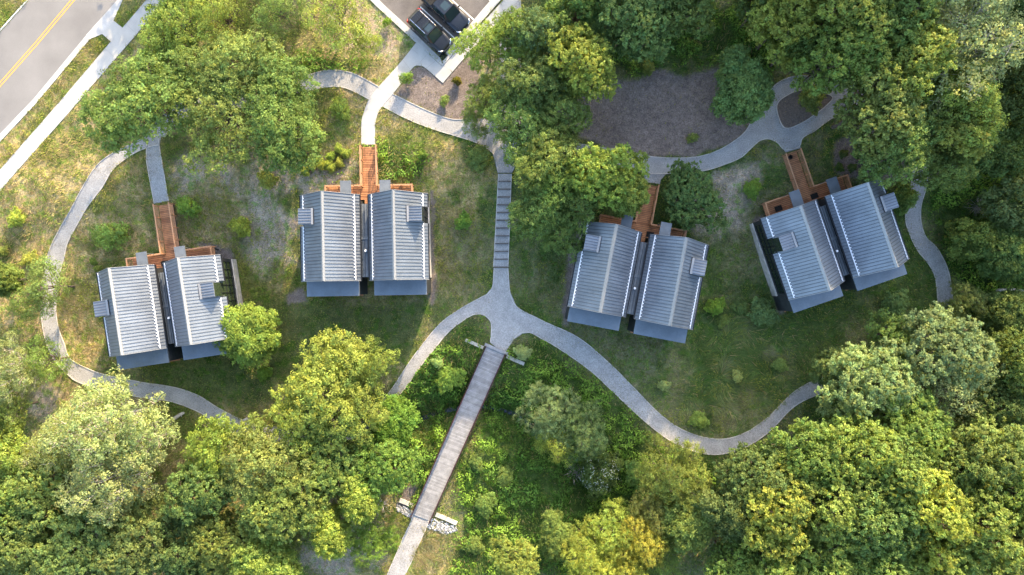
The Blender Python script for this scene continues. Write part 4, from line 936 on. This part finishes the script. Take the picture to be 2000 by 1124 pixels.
T_ = [
 # upper left
 (285, 200, 100, 8.5, 'locustA', LG, 'wide feathery tree spreading over the fork of the gravel path near the left pavement', G1),
 (430, 225, 88, 8, 'locustB', LG, 'feathery tree right of the path fork, its lower edge hanging above the bare slope', G1),
 (555, 250, 84, 8, 'locustA', (.15, .22, .055), 'rich green tree just left of the gravel path end that meets the concrete walk', G1),
 (345, 50, 72, 7.5, 'locustB', YG, 'yellow-green tree leaning over the pavement below its short kerb ramp', G1),
 (465, 130, 74, 8, 'locustA', LG, 'darker denser green tree in the middle of the upper left group', G1),
 (430, 30, 60, 7, 'airy', YG, 'thin yellow-green tree at the top edge right of the pavement', G1),
 (560, 158, 58, 7, 'locustB', MG, 'mid green tree hanging over the western end of the upper gravel path', G1),
 (375, 130, 62, 7, 'locustB', LG, 'light green tree behind the wide feathery one, over bare ground', G1),
 (655, 25, 72, 7, 'airy', YG, 'airy light green tree at the top edge left of the parking kerb', G1),
 (545, 18, 50, 6.5, 'airy', LG, 'thin tree at the top edge halfway between pavement and parking', G1),
 (722, 88, 26, 4.5, 'airy', YG, 'narrow sparse sapling crown below the airy tree beside the parking kerb', G1),
 # centre column
 (955, 92, 54, 7, 'locustB', YG, 'light feathery tree overhanging the parking walk, right of the two cars', G2),
 (948, 190, 44, 5.5, 'locustB', LG, 'feathery tree over the mulch bed corner below the parking walk', G2),
 (925, 245, 28, 4, 'airy', LG, 'small tree hanging over the bend where gravel path reaches the stairs', G2),
 (1010, 70, 46, 7.5, 'locustA', LG, 'tree filling the gap between parking walk and the tall middle group, near the top', G2),
 (1060, 70, 50, 9, 'locustA', (.13, .20, .075), 'bluish green tree at the top centre right of the parking walk', G2),
 (1125, 125, 68, 10.5, 'mapleC', YG, 'yellow tipped tall tree left of the big mulch clearing', G2),
 (1045, 165, 58, 8.5, 'locustA', MG, 'green tree between the parking mulch bed and the yellow tipped tree', G2),
 (1018, 245, 68, 7.2, 'locustA', LG, 'feathery tree standing over the head of the gravel stairs', G2),
 (1072, 315, 58, 8.5, 'locustA', LG, 'green tree just right of the stairs head, over the hidden path', G2),
 (1178, 338, 66, 9, 'mapleC', YG, 'yellow topped tree reaching the left rail of the deck walkway', G2),
 (1215, 375, 44, 8, 'round', LG, 'smaller bright crown touching the deck walkway of the shaded middle cabin', G2),
 (1095, 222, 46, 7.5, 'locustA', LG, 'feathery crown at the left tip of the mulch clearing', G2),
 (1085, 360, 50, 8, 'locustB', LG, 'light feathery crown between the stairs head and the tree by the middle deck', G2),
 (1060, 400, 58, 7.5, 'locustA', MG, 'green tree on the slope right of the middle of the stairs', G2),
 (1095, 462, 42, 6.5, 'locustB', MG, 'lower tree above left of the shaded middle cabin roof', G2),
 (1130, 400, 46, 7.5, 'locustB', MG, 'dark crown between the stairs side trees and the middle deck', G2),
 (1225, 45, 74, 11, 'mapleC', (.14, .21, .058), 'dense green tree on the top edge above the mulch clearing', G2),
 (1130, 15, 60, 10, 'mapleB', MG, 'green crown cut by the top edge right of the bluish tree', G2),
 (1330, 12, 60, 11, 'mapleC', MG, 'dark green tree cut by the top edge above the weedy bank', G2),
 (1446, 172, 56, 7, 'round', (.155, .215, .068), 'lone rounded tree on the mulch clearing by the looped path', None),
 (1355, 388, 54, 4.6, 'mapleC', (.11, .175, .05), 'dark green tree right of the shaded middle cabin deck', None),
 # upper right
 (1535, 40, 70, 12, 'mapleC', YG, 'yellow-green tree on the top edge, leftmost of the big upper right crowns', G3),
 (1640, 45, 84, 14, 'mapleC', LG, 'tall crown on the top edge right of the leftmost big tree', G3),
 (1745, 35, 78, 14, 'mapleA', MG, 'green crown on the top edge between the two broadest upper right trees', G3),
 (1880, 95, 115, 14, 'poplar', PALE, 'huge pale fine-leaved crown, rightmost and largest at upper right', G3),
 (1865, 205, 78, 12, 'locustA', LG, 'soft green lower half tree below the huge pale crown', G3),
 (1632, 118, 70, 13, 'mapleC', LG, 'lumpy crown hanging over the top of the looped path', G3),
 (1755, 140, 80, 14, 'mapleC', YG, 'sunlit yellowish crown in the centre of the upper right group', G3),
 (1708, 208, 78, 13, 'mapleC', LG, 'broad crown right of the mulch island over the hidden path', G3),
 (1745, 290, 66, 11, 'locustA', MG, 'lower crown above the planting bed of the easternmost cabin', G3),
 (1848, 268, 56, 11, 'mapleC', YG, 'bright tipped crown hanging right of the hidden east path', G3),
 (1842, 335, 46, 9, 'locustA', MG, 'lowest crown of the upper right group, at the top of the east path', G3),
 (1552, 88, 44, 10, 'mapleA', MG, 'darker crown between leftmost big tree and the loop of path', G3),
 (1490, 5, 46, 10, 'mapleB', MG, 'dark green crown at the top edge just left of the big yellow-green tree', G3),
 # right margin
 (1975, 60, 60, 8, 'round', DG, 'dark tree in the upper right corner beyond the huge pale crown', 'dark trees along the right edge'),
 (1980, 190, 56, 7, 'thicket', DG, 'low dark thicket at the right edge below the corner tree', 'dark trees along the right edge'),
 (1950, 300, 54, 6, 'thicket', DG, 'low green thicket right of the lowest upper right crown', 'dark trees along the right edge'),
 (1985, 400, 52, 6, 'thicket', BG, 'bluish thicket at the right edge level with the dead brushwood', 'dark trees along the right edge'),
 (1905, 470, 46, 5, 'thicket', MG, 'leafy thicket right of the S bend of the east path', 'dark trees along the right edge'),
 (1975, 500, 50, 6, 'round', DG, 'dark rounded tree at the right edge above the pale log', 'dark trees along the right edge'),
 (1975, 620, 46, 6, 'round', DG, 'dark rounded tree at the right edge under the pale log', 'dark trees along the right edge'),
 (1990, 722, 52, 10, 'mapleA', MG, 'green crown cut by the right edge beside the big pale pair', 'dark trees along the right edge'),
 (1940, 795, 50, 9, 'mapleB', DG, 'dark crown in the shade right of the big pale pair', 'dark trees along the right edge'),
 (1890, 590, 40, 4.5, 'willow', MG, 'small wispy tree hiding the lower end of the east path', None),
 (1860, 610, 30, 3.5, 'willow', MG, 'low wispy tree left of the one hiding the east path end', None),
 (1690, 750, 74, 10, 'mapleC', PALE, 'pale yellow tipped tree over the path, left half of the big pale pair', None),
 (1830, 690, 84, 10, 'mapleC', (.20, .25, .10), 'soft grey-green spreading tree, upper right half of the big pale pair', None),
 (1845, 760, 62, 9, 'airy', PALE, 'thin pale crown with bare twigs at the lower right of the big pale pair', None),
 (1740, 660, 44, 7, 'mapleC', LG, 'smaller grey-green crown at the top left of the big pale pair', None),
 (1635, 725, 38, 6, 'round', MG, 'green crown left of the pale yellow tipped tree, touching the path', None),
 (1765, 830, 72, 10, 'mapleC', LG, 'green crown just below the big pale pair', G4),
 # lower right woodland
 (1490, 930, 64, 10, 'mapleA', MG, 'green crown under the lowest bend of the gravel path', G4),
 (1575, 890, 66, 11, 'mapleC', LG, 'lumpy crown right of the path bend with a lit left side', G4),
 (1665, 880, 66, 12, 'mapleC', YG, 'yellowish crown at the top middle of the lower right woodland', G4),
 (1740, 920, 66, 12, 'mapleA', LG, 'crown right of the yellowish top middle one', G4),
 (1510, 1010, 70, 12, 'mapleC', YG, 'bright crown in the left part of the lower right woodland', G4),
 (1605, 985, 74, 13, 'mapleB', LG, 'central crown of the lower right woodland', G4),
 (1700, 1010, 72, 13, 'mapleC', MG, 'green crown right of the woodland centre', G4),
 (1800, 995, 78, 14, 'mapleB', YG, 'broad sunlit dome crown, brightest of the lower right woodland', G4),
 (1860, 905, 60, 11, 'mapleB', MG, 'shaded crown above right of the sunlit dome', G4),
 (1930, 890, 72, 12, 'mapleC', LG, 'lit crown near the right edge above the corner group', G4),
 (1985, 965, 66, 12, 'mapleC', YG, 'yellow-green crown cut by the right edge', G4),
 (1900, 1040, 74, 13, 'mapleC', LG, 'crown below right of the sunlit dome', G4),
 (1985, 1075, 64, 12, 'mapleA', LG, 'crown in the bottom right corner', G4),
 (1820, 1100, 66, 12, 'mapleC', YG, 'crown on the bottom edge below the sunlit dome', G4),
 (1720, 1105, 64, 12, 'mapleA', LG, 'crown on the bottom edge left of the one below the dome', G4),
 (1610, 1085, 74, 12, 'mapleC', LG, 'wide crown on the bottom edge in the middle of the woodland', G4),
 (1510, 1100, 66, 11, 'mapleB', YG, 'bright crown on the bottom edge at the left of the woodland', G4),
 (1430, 1100, 46, 9, 'mapleC', LG, 'leftmost bottom edge crown of the lower right woodland', G4),
 (1425, 1000, 52, 9, 'round', DG, 'dark bluish crown at the shaded left border of the woodland', G4),
 # lower centre
 (1075, 800, 52, 5.5, 'willow', (.16, .22, .085), 'soft willow right of the footbridge, upper one of two', G6),
 (1140, 840, 52, 5.5, 'willow', (.14, .20, .075), 'soft willow right and below the upper willow', G6),
 (1085, 870, 36, 6, 'airy', YEL, 'yellow tufted small tree between the willows and the dead shrub', G6),
 (1320, 930, 66, 7, 'willow', OL, 'olive green willow inside the lower bend of the gravel path', G6),
 (1270, 1000, 50, 6, 'willow', OL, 'olive willow above right of the golden trees', G6),
 (1345, 1010, 50, 7, 'round', MG, 'green round tree below the olive willow', G6),
 (1190, 1045, 62, 8, 'willow', YEL, 'golden tree, upper of the golden group at the bottom edge', G6),
 (1150, 1100, 56, 8, 'willow', YEL, 'golden tree cut by the bottom edge at the left of its group', G6),
 (1250, 1055, 50, 8, 'willow', (.30, .29, .055), 'golden green tree at the right of the golden group', G6),
 (1215, 1105, 50, 8, 'willow', YEL, 'golden tree cut by the bottom edge between two others', G6),
 (1290, 1100, 44, 6, 'airy', OL, 'sparse olive tree on the bottom edge right of the golden group', G6),
 (1085, 1050, 36, 4.5, 'round', MG, 'small green tree left of the golden group', G6),
 (1005, 1100, 46, 6, 'mapleC', YG, 'bright yellow-green crown cut by the bottom edge right of the footbridge path', G6),
 (1175, 925, 38, 3.5, 'thicket', DG, 'dark shrub sprinkled with white flowers below the willows', G6),
 # lower left woodland
 (200, 828, 88, 12, 'poplar', PALE, 'great pale cream-leaved poplar with visible white branches, upper part of the pale pair', G5),
 (225, 930, 82, 11, 'poplar', (.27, .29, .115), 'pale poplar crown directly below the great cream one', G5),
 (275, 868, 52, 10, 'poplar', PALE, 'pale crown on the right flank of the great poplar beside the path', G5),
 (120, 870, 58, 9, 'poplar', (.25, .28, .10), 'thin pale crown left of the great poplar', G5),
 (425, 885, 60, 8, 'locustA', (.17, .25, .05), 'vivid green crown below the bend of the lower left path', G5),
 (395, 960, 60, 9, 'mapleC', MG, 'green crown below the vivid green one', G5),
 (520, 905, 70, 9.5, 'locustA', LG, 'light green crown right of the vivid green one', G5),
 (505, 865, 42, 7, 'locustB', LG, 'small light crown over the covered bend of the lower left path', G5),
 (640, 765, 86, 8.5, 'locustA', YG, 'big yellow-green crown over the hidden path left of the footbridge', G5),
 (708, 700, 48, 7, 'locustB', YG, 'bright narrow crown, topmost of the lower left trees', G5),
 (590, 820, 62, 8, 'locustB', YG, 'yellow-green crown at the left of the big one over the path', G5),
 (705, 790, 58, 7.5, 'locustB', YG, 'yellow-green crown where the path comes out towards the footbridge', G5),
 (560, 975, 74, 9, 'mapleC', LG, 'broad soft green crown in the middle of the lower left woodland', G5),
 (640, 905, 62, 8.5, 'mapleC', LG, 'green crown below the big yellow-green one', G5),
 (745, 920, 58, 7, 'mapleC', VG, 'bright green maple close to the left side of the footbridge', G5),
 (700, 975, 36, 7, 'round', YG, 'small bright tipped crown below the bright green maple', G5),
 (770, 830, 44, 5, 'round', VG, 'bright low tree left of the footbridge above the maple', G5),
 (645, 1042, 36, 7, 'round', YG, 'round yellow tipped crown near the bottom edge left of the lower path', G5),
 (725, 1050, 50, 4.5, 'willow', (.17, .23, .04), 'feathery tree reaching over the lower path end', G5),
 (455, 1060, 68, 8, 'mapleC', OL, 'olive yellow crown on the bottom edge in the lower left woodland', G5),
 (520, 1090, 50, 8, 'round', YG, 'sunlit crown on the bottom edge right of the olive one', G5),
 (365, 1075, 60, 8, 'mapleB', DG, 'dark green crown on the bottom edge left of the olive one', G5),
 (270, 1060, 72, 9, 'mapleC', MG, 'green crown on the bottom edge beneath the pale pair', G5),
 (165, 1060, 78, 9.5, 'mapleC', BG, 'bluish green crown on the bottom edge left of the middle', G5),
 (60, 1070, 74, 9, 'mapleC', MG, 'green crown in the bottom left corner', G5),
 (90, 970, 68, 9, 'mapleC', LG, 'light crown above the corner one at lower left', G5),
 (20, 975, 54, 9, 'mapleA', LG, 'light green crown cut by the left edge above the corner', G5),
 (25, 885, 58, 8, 'locustA', YG, 'yellow-green crown cut by the left edge, level with the pale poplar', G5),
 (15, 800, 46, 7, 'locustB', LG, 'small crown cut by the left edge above the yellow-green one', G5),
 (20, 720, 54, 8, 'poplar', (.22, .27, .11), 'pale airy crown at the left edge beside the bend of the west path', None),
 (90, 705, 40, 6, 'airy', LG, 'thin branching crown hanging over the lower bend of the west path', None),
 (95, 560, 52, 6.5, 'airy', LG, 'sparse light tree over the west path, left of the westernmost cabin', None),
 (50, 590, 34, 5, 'airy', LG, 'small sparse crown left of the tree over the west path', None),
 (0, 545, 30, 6, 'round', MG, 'small crown cut by the left edge beside the sparse west path trees', None),
 (474, 652, 58, 5.5, 'round', (.21, .28, .055), 'light green tree covering the lower right corner of the westernmost cabin', None),
 (445, 780, 0, 1, None, None, None, None),
]
for t in T_:
    if t[4]: tree(t[0], t[1], t[2] * (.96 if t[7] == G1 else 1.0 if t[7] in (G2, G3) else 1.06), t[3] * (.86 if t[7] == G1 else 1), *t[4:7], group=t[7])
# big trees standing beyond the frame: they cast the long evening shade
rgo = random.Random(8)
for i, (x, y, r, h) in enumerate([(14, 36, 5, 15), (25, 42, 6, 24), (27, 38, 6, 25), (33, 46, 6, 21), (39, 37, 6, 20), (45, 45, 7, 22), (51, 37, 6, 21), (57, 44, 6, 21), (64, 38, 6, 20), (24, 53, 7, 21), (37, 55, 7, 22), (50, 56, 7, 22), (66, 50, 7, 22), (70, 27, 6, 18), (64, 16, 5, 15), (66, 4, 5, 14), (65, -8, 5, 14), (64, -22, 5, 14), (-20, 42, 4, 9), (-33, 38, 5, 9), (13, 58, 5, 16), (31, 64, 7, 22), (60, 64, 7, 23), (-62, -20, 5, 11), (-62, -34, 5, 11), (-30, -38, 5, 11), (5, -40, 5, 10), (35, -40, 5, 13), (52, -40, 5, 13)]):
    k = rgo.choice(['mapleA', 'mapleB', 'mapleC']); crown, trunk, R0, H0 = PR[k]
    t = tag(empty('maple_tree', (x, y, TH(x, y)), rgo.uniform(0, 6)), 'tall woodland tree standing just outside the picture', 'tree', 'woodland trees beyond the frame'); t.scale = (r / R0, r / R0, h / H0)
    c = bpy.data.objects.new('crown', crown); col.objects.link(c); c.parent = t; c.color = (*MG, 1)
    b = bpy.data.objects.new('trunk', trunk); col.objects.link(b); b.parent = t
# ------------------------------------------------------------- bushes
SH = [
 (793, 152, 13, 1.6, 'bushB', VG, 'small bright shrub at the edge of the concrete walk below the parking'),
 (930, 905, 16, 1.0, 'bushB', MG, 'low green shrub right of the footbridge middle, below the stream'),
 (948, 985, 20, 1.2, 'bush', OL, 'olive shrub on the rough slope right of the lower footbridge'),
 (985, 930, 18, 1.1, 'bushB', MG, 'loose green shrub in the undergrowth between footbridge and willows'),
 (925, 1065, 18, 1.0, 'bush', MG, 'low green shrub below right of the broken stone'),
 (893, 157, 8, .9, 'bush', (.12, .12, .02), 'small round dark olive shrub on the mulch below the parking walk'),
 (868, 197, 11, .8, 'bushB', LG, 'thin low shrub in the lower part of the parking mulch bed'),
 (755, 43, 9, 1.2, 'bushB', VG, 'small green shrub on the verge left of the parking kerb'),
 (520, 352, 16, 1.4, 'bush', YG, 'yellow-green shrub on the bare slope left of the sunny deck'),
 (470, 442, 18, 1.8, 'bush', YEL, 'bright yellow shrub between the westernmost cabin and its neighbour'),
 (366, 404, 22, 1.6, 'bushB', VG, 'bright green shrub right of the westernmost deck walkway'),
 (215, 460, 32, 1.6, 'bushB', LG, 'wide pale green shrub left of the westernmost deck walkway'),
 (30, 427, 16, .8, 'bush', YG, 'flat yellow-green shrub near the left edge below the pavement'),
 (57, 508, 15, .9, 'bush', YG, 'round yellow-green shrub left of the west path'),
 (2, 492, 10, 1, 'bush', OL, 'olive shrub cut by the left edge above the sparse trees'),
 (181, 512, 7, .8, 'bush', OL, 'upper of two tiny shrubs by the top left corner of the westernmost cabin'),
 (190, 525, 7, .8, 'bush', OL, 'lower of two tiny shrubs by the top left corner of the westernmost cabin'),
 (905, 433, 15, 1.6, 'bush', VG, 'vivid green shrub on the lawn left of the gravel stairs'),
 (825, 303, 9, 1, 'bush', VG, 'tiny vivid shrub right of the concrete walk above the sunny deck'),
 (665, 212, 22, 1.0, 'bushB', YG, 'loose low shrub left of the concrete walk bend'),
 (1470, 368, 17, 1.2, 'bush', VG, 'vivid green shrub on the shaded lawn left of the easternmost deck'),
 (1398, 600, 17, 1.4, 'bush', VG, 'bright shrub right of the shaded middle cabin'),
 (1412, 628, 13, .9, 'bushB', OL, 'thin olive shrub just below the bright one by the shaded middle cabin'),
 (1490, 612, 25, 1.8, 'bush', BG, 'dark bluish shrub at the left bottom corner of the easternmost cabin'),
 (1445, 600, 16, 1.0, 'bushB', DG, 'dark low shrub between the bright and the bluish shrub'),
 (1525, 713, 13, .9, 'bush', LG, 'light shrub on the lawn below the easternmost cabin'),
 (1440, 735, 12, .9, 'bushB', PALE, 'pale tufted shrub on the lawn inside the long curve of path'),
 (1298, 753, 12, .9, 'bushB', PALE, 'pale shrub close to the long gravel curve right of the footbridge'),
 (1366, 820, 16, .9, 'bush', LG, 'light green shrub just above the lowest bend of the path'),
 (1020, 690, 14, 1.1, 'bush', PALE, 'pale silvery shrub by the wall right of the footbridge head'),
 (853, 708, 12, 1.2, 'bushB', PALE, 'pale cream shrub left of the upper footbridge'),
 (878, 738, 24, 1.2, 'bush', VG, 'bright green shrub below the pale cream one left of the footbridge'),
 (1587, 190, 24, 1.6, 'bush', OL, 'dark olive shrub on the mulch island of the looped path'),
 (1752, 592, 24, 1.8, 'bush', BG, 'dark shrub below the right corner of the easternmost cabin'),
 (1770, 388, 24, 2.4, 'bush', MG, 'green shrub at the right roof corner of the easternmost cabin by the path'),
 (1353, 270, 11, .9, 'bushB', MG, 'small green shrub alone in the big mulch clearing'),
 (1268, 132, 12, 1.2, 'bush', MG, 'small bright shrub at the top edge of the mulch clearing'),
 (515, 728, 13, 1.2, 'bush', VG, 'small green shrub below the tree that covers the westernmost cabin corner'),
 (500, 690, 0, 0, None, None, None),
 (935, 310, 24, 1.2, 'bushB', MG, 'low green shrub in the crook of the path left of the stairs head'),
 (1430, 300, 0, 0, None, None, None),
 (1335, 345, 14, 1.0, 'bushB', MG, 'small shrub on the lower edge of the path beside the middle deck'),
 (1245, 925, 22, 1.4, 'bush', MG, 'green shrub right of the white flowering shrub'),
 (640, 320, 9, .8, 'bush', YG, None), (660, 290, 8, .8, 'bush', YG, None), (675, 300, 9, .8, 'bush', YG, None), (628, 322, 9, .8, 'bush', YG, None), (646, 328, 9, .8, 'bush', YG, None), (613, 312, 9, .8, 'bush', YG, None), (596, 334, 9, .8, 'bush', YG, None), (610, 324, 8, .8, 'bush', YG, None), (662, 318, 8, .8, 'bush', YG, None), (645, 305, 8, .8, 'bush', YG, None),
]
for t in SH:
    if t[4]:
        g = 'small round shrubs planted left of the sunny deck' if t[6] is None else None
        tree(*t[:5], tuple(min(.5, q * 1.3) for q in t[5]), t[6] or 'small round yellow-green shrub planted on the bare bed left of the sunny deck walkway', cat='shrub', group=g, name='shrub')
for a in [(1648, 300), (1675, 302), (1700, 296), (1715, 305), (1640, 327), (1665, 327), (1694, 324), (1712, 340), (1735, 318), (1688, 345)]:
    tree(a[0], a[1], 8, .6, 'bush', DG, 'small dark tuft planted in rows in the mulch bed above the easternmost roof', cat='shrub', group='small dark tufts in rows in the mulch bed', name='shrub')
for i, (px, py, n, r, lb) in enumerate([(1122, 922, 70, 1.3, 'bare grey dead shrub below the willows'), (1915, 402, 60, 2.0, 'fan of bare dead brushwood lying in the greenery right of the east path'), (745, 988, 40, 1.4, 'bare grey branches by the left lower bridge wall')]):
    x, y, z = P(px, py, .5); t = tag(empty('dead_shrub', (x, y, z)), lb, 'dead shrub', 'bare dead shrubs'); rg = np.random.default_rng(i + 40); mb = MB()
    for k in range(n):
        a = rg.uniform(0, 6.28); l = r * rg.uniform(.5, 1); e = Vector((math.cos(a) * l, math.sin(a) * l, rg.uniform(.2, 1.2)))
        if i == 1: e = Vector((-abs(e.x) * .6 + e.x * .4, e.y * .6, e.z))
        mb.tube([Vector((0, 0, .05)), e * .5 + Vector(rg.normal(0, .08, 3)), e], [.03, .018, .006], 4, False)
        q = e * .6; mb.tube([q, q + Vector(rg.normal(0, .25, 3))], [.012, .004], 3, False)
    mb.build('branches', M['bark_pale'], t)
# white blossoms on the flowering shrub
for o in [q for q in col.objects if q.get('label', '').startswith('dark shrub sprinkled')]:
    rg = np.random.default_rng(3); n = 900; d = unit(rg.normal(size=(n, 3)) + [0, 0, .8]); cm = vnoise(d[:, 0] * 10 + 50, d[:, 1] * 10 + 50, 2.2, 5) > .5; d = d[cm]; n = len(d)
    Cc = d * [3.0, 3.0, 1.7] * rg.uniform(.85, 1.02, (n, 1)) + [0, 0, 2.0]
    m = mat('white_blossom', (.50, .54, .42), .7)
    me = leaf_mesh('blossom', Cc, unit(d + rg.normal(0, .3, (n, 3))), np.full(n, .10), np.full(n, .10), np.ones((n, 3)), m)
    b = bpy.data.objects.new('blossom', me); col.objects.link(b); b.parent = o

# ------------------------------------------------------------- grass and ground cover
def free_mask(X, Y, grow=0):
    k = np.ones(len(X), bool)
    for pg in HARD:
        xs = [p[0] for p in pg]; ys_ = [p[1] for p in pg]
        bb = (X > min(xs) - .1) & (X < max(xs) + .1) & (Y > min(ys_) - .1) & (Y < max(ys_) + .1) & k
        ii = np.nonzero(bb)[0]
        if len(ii): k[ii[inside(X[ii], Y[ii], pg)]] = False
    return k
rg = np.random.default_rng(101)
def scatter(N):
    X = rg.uniform(-57, 57, N); Y = rg.uniform(-33, 33, N); k = free_mask(X, Y); return X[k], Y[k]
X, Y = scatter(620000); z = zones(X, Y); px, py, zz = z
pat = fbm(X, Y, 3.0, 4, 210); pat2 = fbm(X, Y, 1.0, 3, 230)
dens = np.clip(.35 + 1.4 * (pat - .35), .1, 1) * (1 - .93 * zz['mulch']) * (1 - .75 * zz['bare']) * (1 - .2 * zz['short'])
k = rg.uniform(size=len(X)) < dens; X, Y = X[k], Y[k]; zz = {a: b[k] for a, b in zz.items()}; px, py = px[k], py[k]; pat, pat2 = pat[k], pat2[k]; n = len(X)
Z = terr(X, Y)
gc = ground_colour(X, Y, (px, py, zz))
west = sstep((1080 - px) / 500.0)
SW = np.exp(-(((px - 1440) / 90) ** 2 + ((py - 700) / 110) ** 2)) + np.exp(-(((px - 835) / 30) ** 2 + ((py - 1080) / 60) ** 2))
hgt = (.10 + .3 * SW + .22 * pat2 + .12 * zz['lush']) * (1 - .55 * zz['short']) * rg.uniform(.6, 1.3, n)
ang = fbm(X, Y, 4.5, 3, 300) * 12 + rg.normal(0, .7, n); ang = np.where(SW > .3, fbm(X, Y, 3.5, 2, 300) * 14 + rg.normal(0, .25, n), ang); ln = hgt * rg.uniform(.5, 1.6, n) * (1 + 1.2 * SW); wd = rg.uniform(.018, .045, n)
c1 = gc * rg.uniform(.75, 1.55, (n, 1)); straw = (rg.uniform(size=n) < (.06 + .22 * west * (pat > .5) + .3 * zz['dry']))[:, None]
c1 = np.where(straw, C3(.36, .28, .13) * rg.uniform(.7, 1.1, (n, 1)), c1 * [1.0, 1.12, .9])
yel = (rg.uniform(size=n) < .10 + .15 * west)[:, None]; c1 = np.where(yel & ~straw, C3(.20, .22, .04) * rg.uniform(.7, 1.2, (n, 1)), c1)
p0 = np.stack([X, Y, Z], 1); sdv = np.stack([-np.sin(ang), np.cos(ang), 0 * ang], 1) * wd[:, None]; tip = p0 + np.stack([np.cos(ang) * ln, np.sin(ang) * ln, hgt], 1)
V = np.stack([p0 - sdv, p0 + sdv, tip], 1).reshape(-1, 3)
me = np_mesh('grass', V, np.arange(3 * n), 3, M['grass'], np.repeat(np.clip(c1, 0, 1), 3, 0)); o = bpy.data.objects.new('grass', me); col.objects.link(o)
tag(o, 'rough mixed grass, green in the shade and straw yellow in the sun, over the open ground', 'grass', kind='stuff')
# broad leaved weeds in clumps
def weeds(name, N, keep, size, hmax, tint, label, seed, clump=1.1):
    X, Y = scatter(N); px, py, zz = zones(X, Y); cl = fbm(X, Y, clump, 3, seed)
    k = rg.uniform(size=len(X)) < keep(px, py, zz, cl, sstep((1080 - px) / 500.0)); X, Y, cl = X[k], Y[k], cl[k]; n = len(X)
    hh = np.clip((cl - .38) * 3.2, .05, 1) * hmax
    Z = terr(X, Y) + hh * rg.uniform(.55, 1.0, n)
    e = .25; gxn = (fbm(X + e, Y, clump, 3, seed) - fbm(X - e, Y, clump, 3, seed)) / (2 * e) * 3.2 * hmax; gyn = (fbm(X, Y + e, clump, 3, seed) - fbm(X, Y - e, clump, 3, seed)) / (2 * e) * 3.2 * hmax
    N_ = unit(np.stack([-gxn, -gyn, np.ones(n)], 1) + rg.normal(0, .35, (n, 3)))
    big = fbm(X, Y, 5.0, 3, seed + 9)[:, None]
    c = np.array([tint[0]]) * (1 - sstep((big - .4) / .2)) + np.array([tint[1]]) * sstep((big - .4) / .2); c = c * rg.uniform(.65, 1.35, (n, 1)) * (.75 + .5 * cl[:, None])
    me = leaf_mesh(name, np.stack([X, Y, Z], 1), N_, size * rg.uniform(.7, 1.4, n), size * .75 * rg.uniform(.7, 1.3, n), np.clip(c, 0, 1), M['grass'])
    o = bpy.data.objects.new(name, me); col.objects.link(o); tag(o, label, 'ground cover', kind='stuff')
weeds('ground_cover', 560000, lambda px, py, zz, cl, w_: zz['lush'] * (1 - zz['mulch']) * np.clip((cl - .34) * 8, 0, 1), .20, .95, ((.095, .185, .03), (.15, .255, .035)), 'vivid leafy undergrowth round the stream and under the woods', 401)
weeds('weeds', 560000, lambda px, py, zz, cl, w_: (1 - zz['lush']) * (1 - zz['mulch']) * (1 - .6 * zz['bare']) * (1 - .8 * zz['short']) * np.clip((cl - .46) * 9, 0, 1) * (.55 + .45 * w_), .115, .28, ((.13, .19, .035), (.21, .225, .04)), 'patchy low weeds scattered through the rough grass', 501, .8)

# fallen leaves and grit on the paths and verges
X = rg.uniform(-57, 57, 60000); Y = rg.uniform(-33, 33, 60000); k = (fbm(X, Y, 2.5, 3, 700) > .5); X, Y = X[k], Y[k]; n = len(X)
cc = np.where((rg.uniform(size=n) < .5)[:, None], C3(.10, .075, .05), C3(.28, .23, .12)) * rg.uniform(.6, 1.3, (n, 1))
def over_path(X, Y):
    k = np.zeros(len(X), bool)
    for pg in PATHS: k |= inside(X, Y, pg)
    return k
k = over_path(X, Y); X, Y, cc = X[k], Y[k], cc[k]; n = len(X)
me = leaf_mesh('leaf_litter', np.stack([X, Y, terr(X, Y) + .095], 1), unit(np.stack([rg.normal(0, .2, n), rg.normal(0, .2, n), np.ones(n)], 1)), rg.uniform(.05, .13, n), rg.uniform(.04, .08, n), cc, M['grass'])
o = bpy.data.objects.new('leaf_litter', me); col.objects.link(o); tag(o, 'brown and tan fallen leaves strewn over the gravel paths', 'leaf litter', kind='stuff')
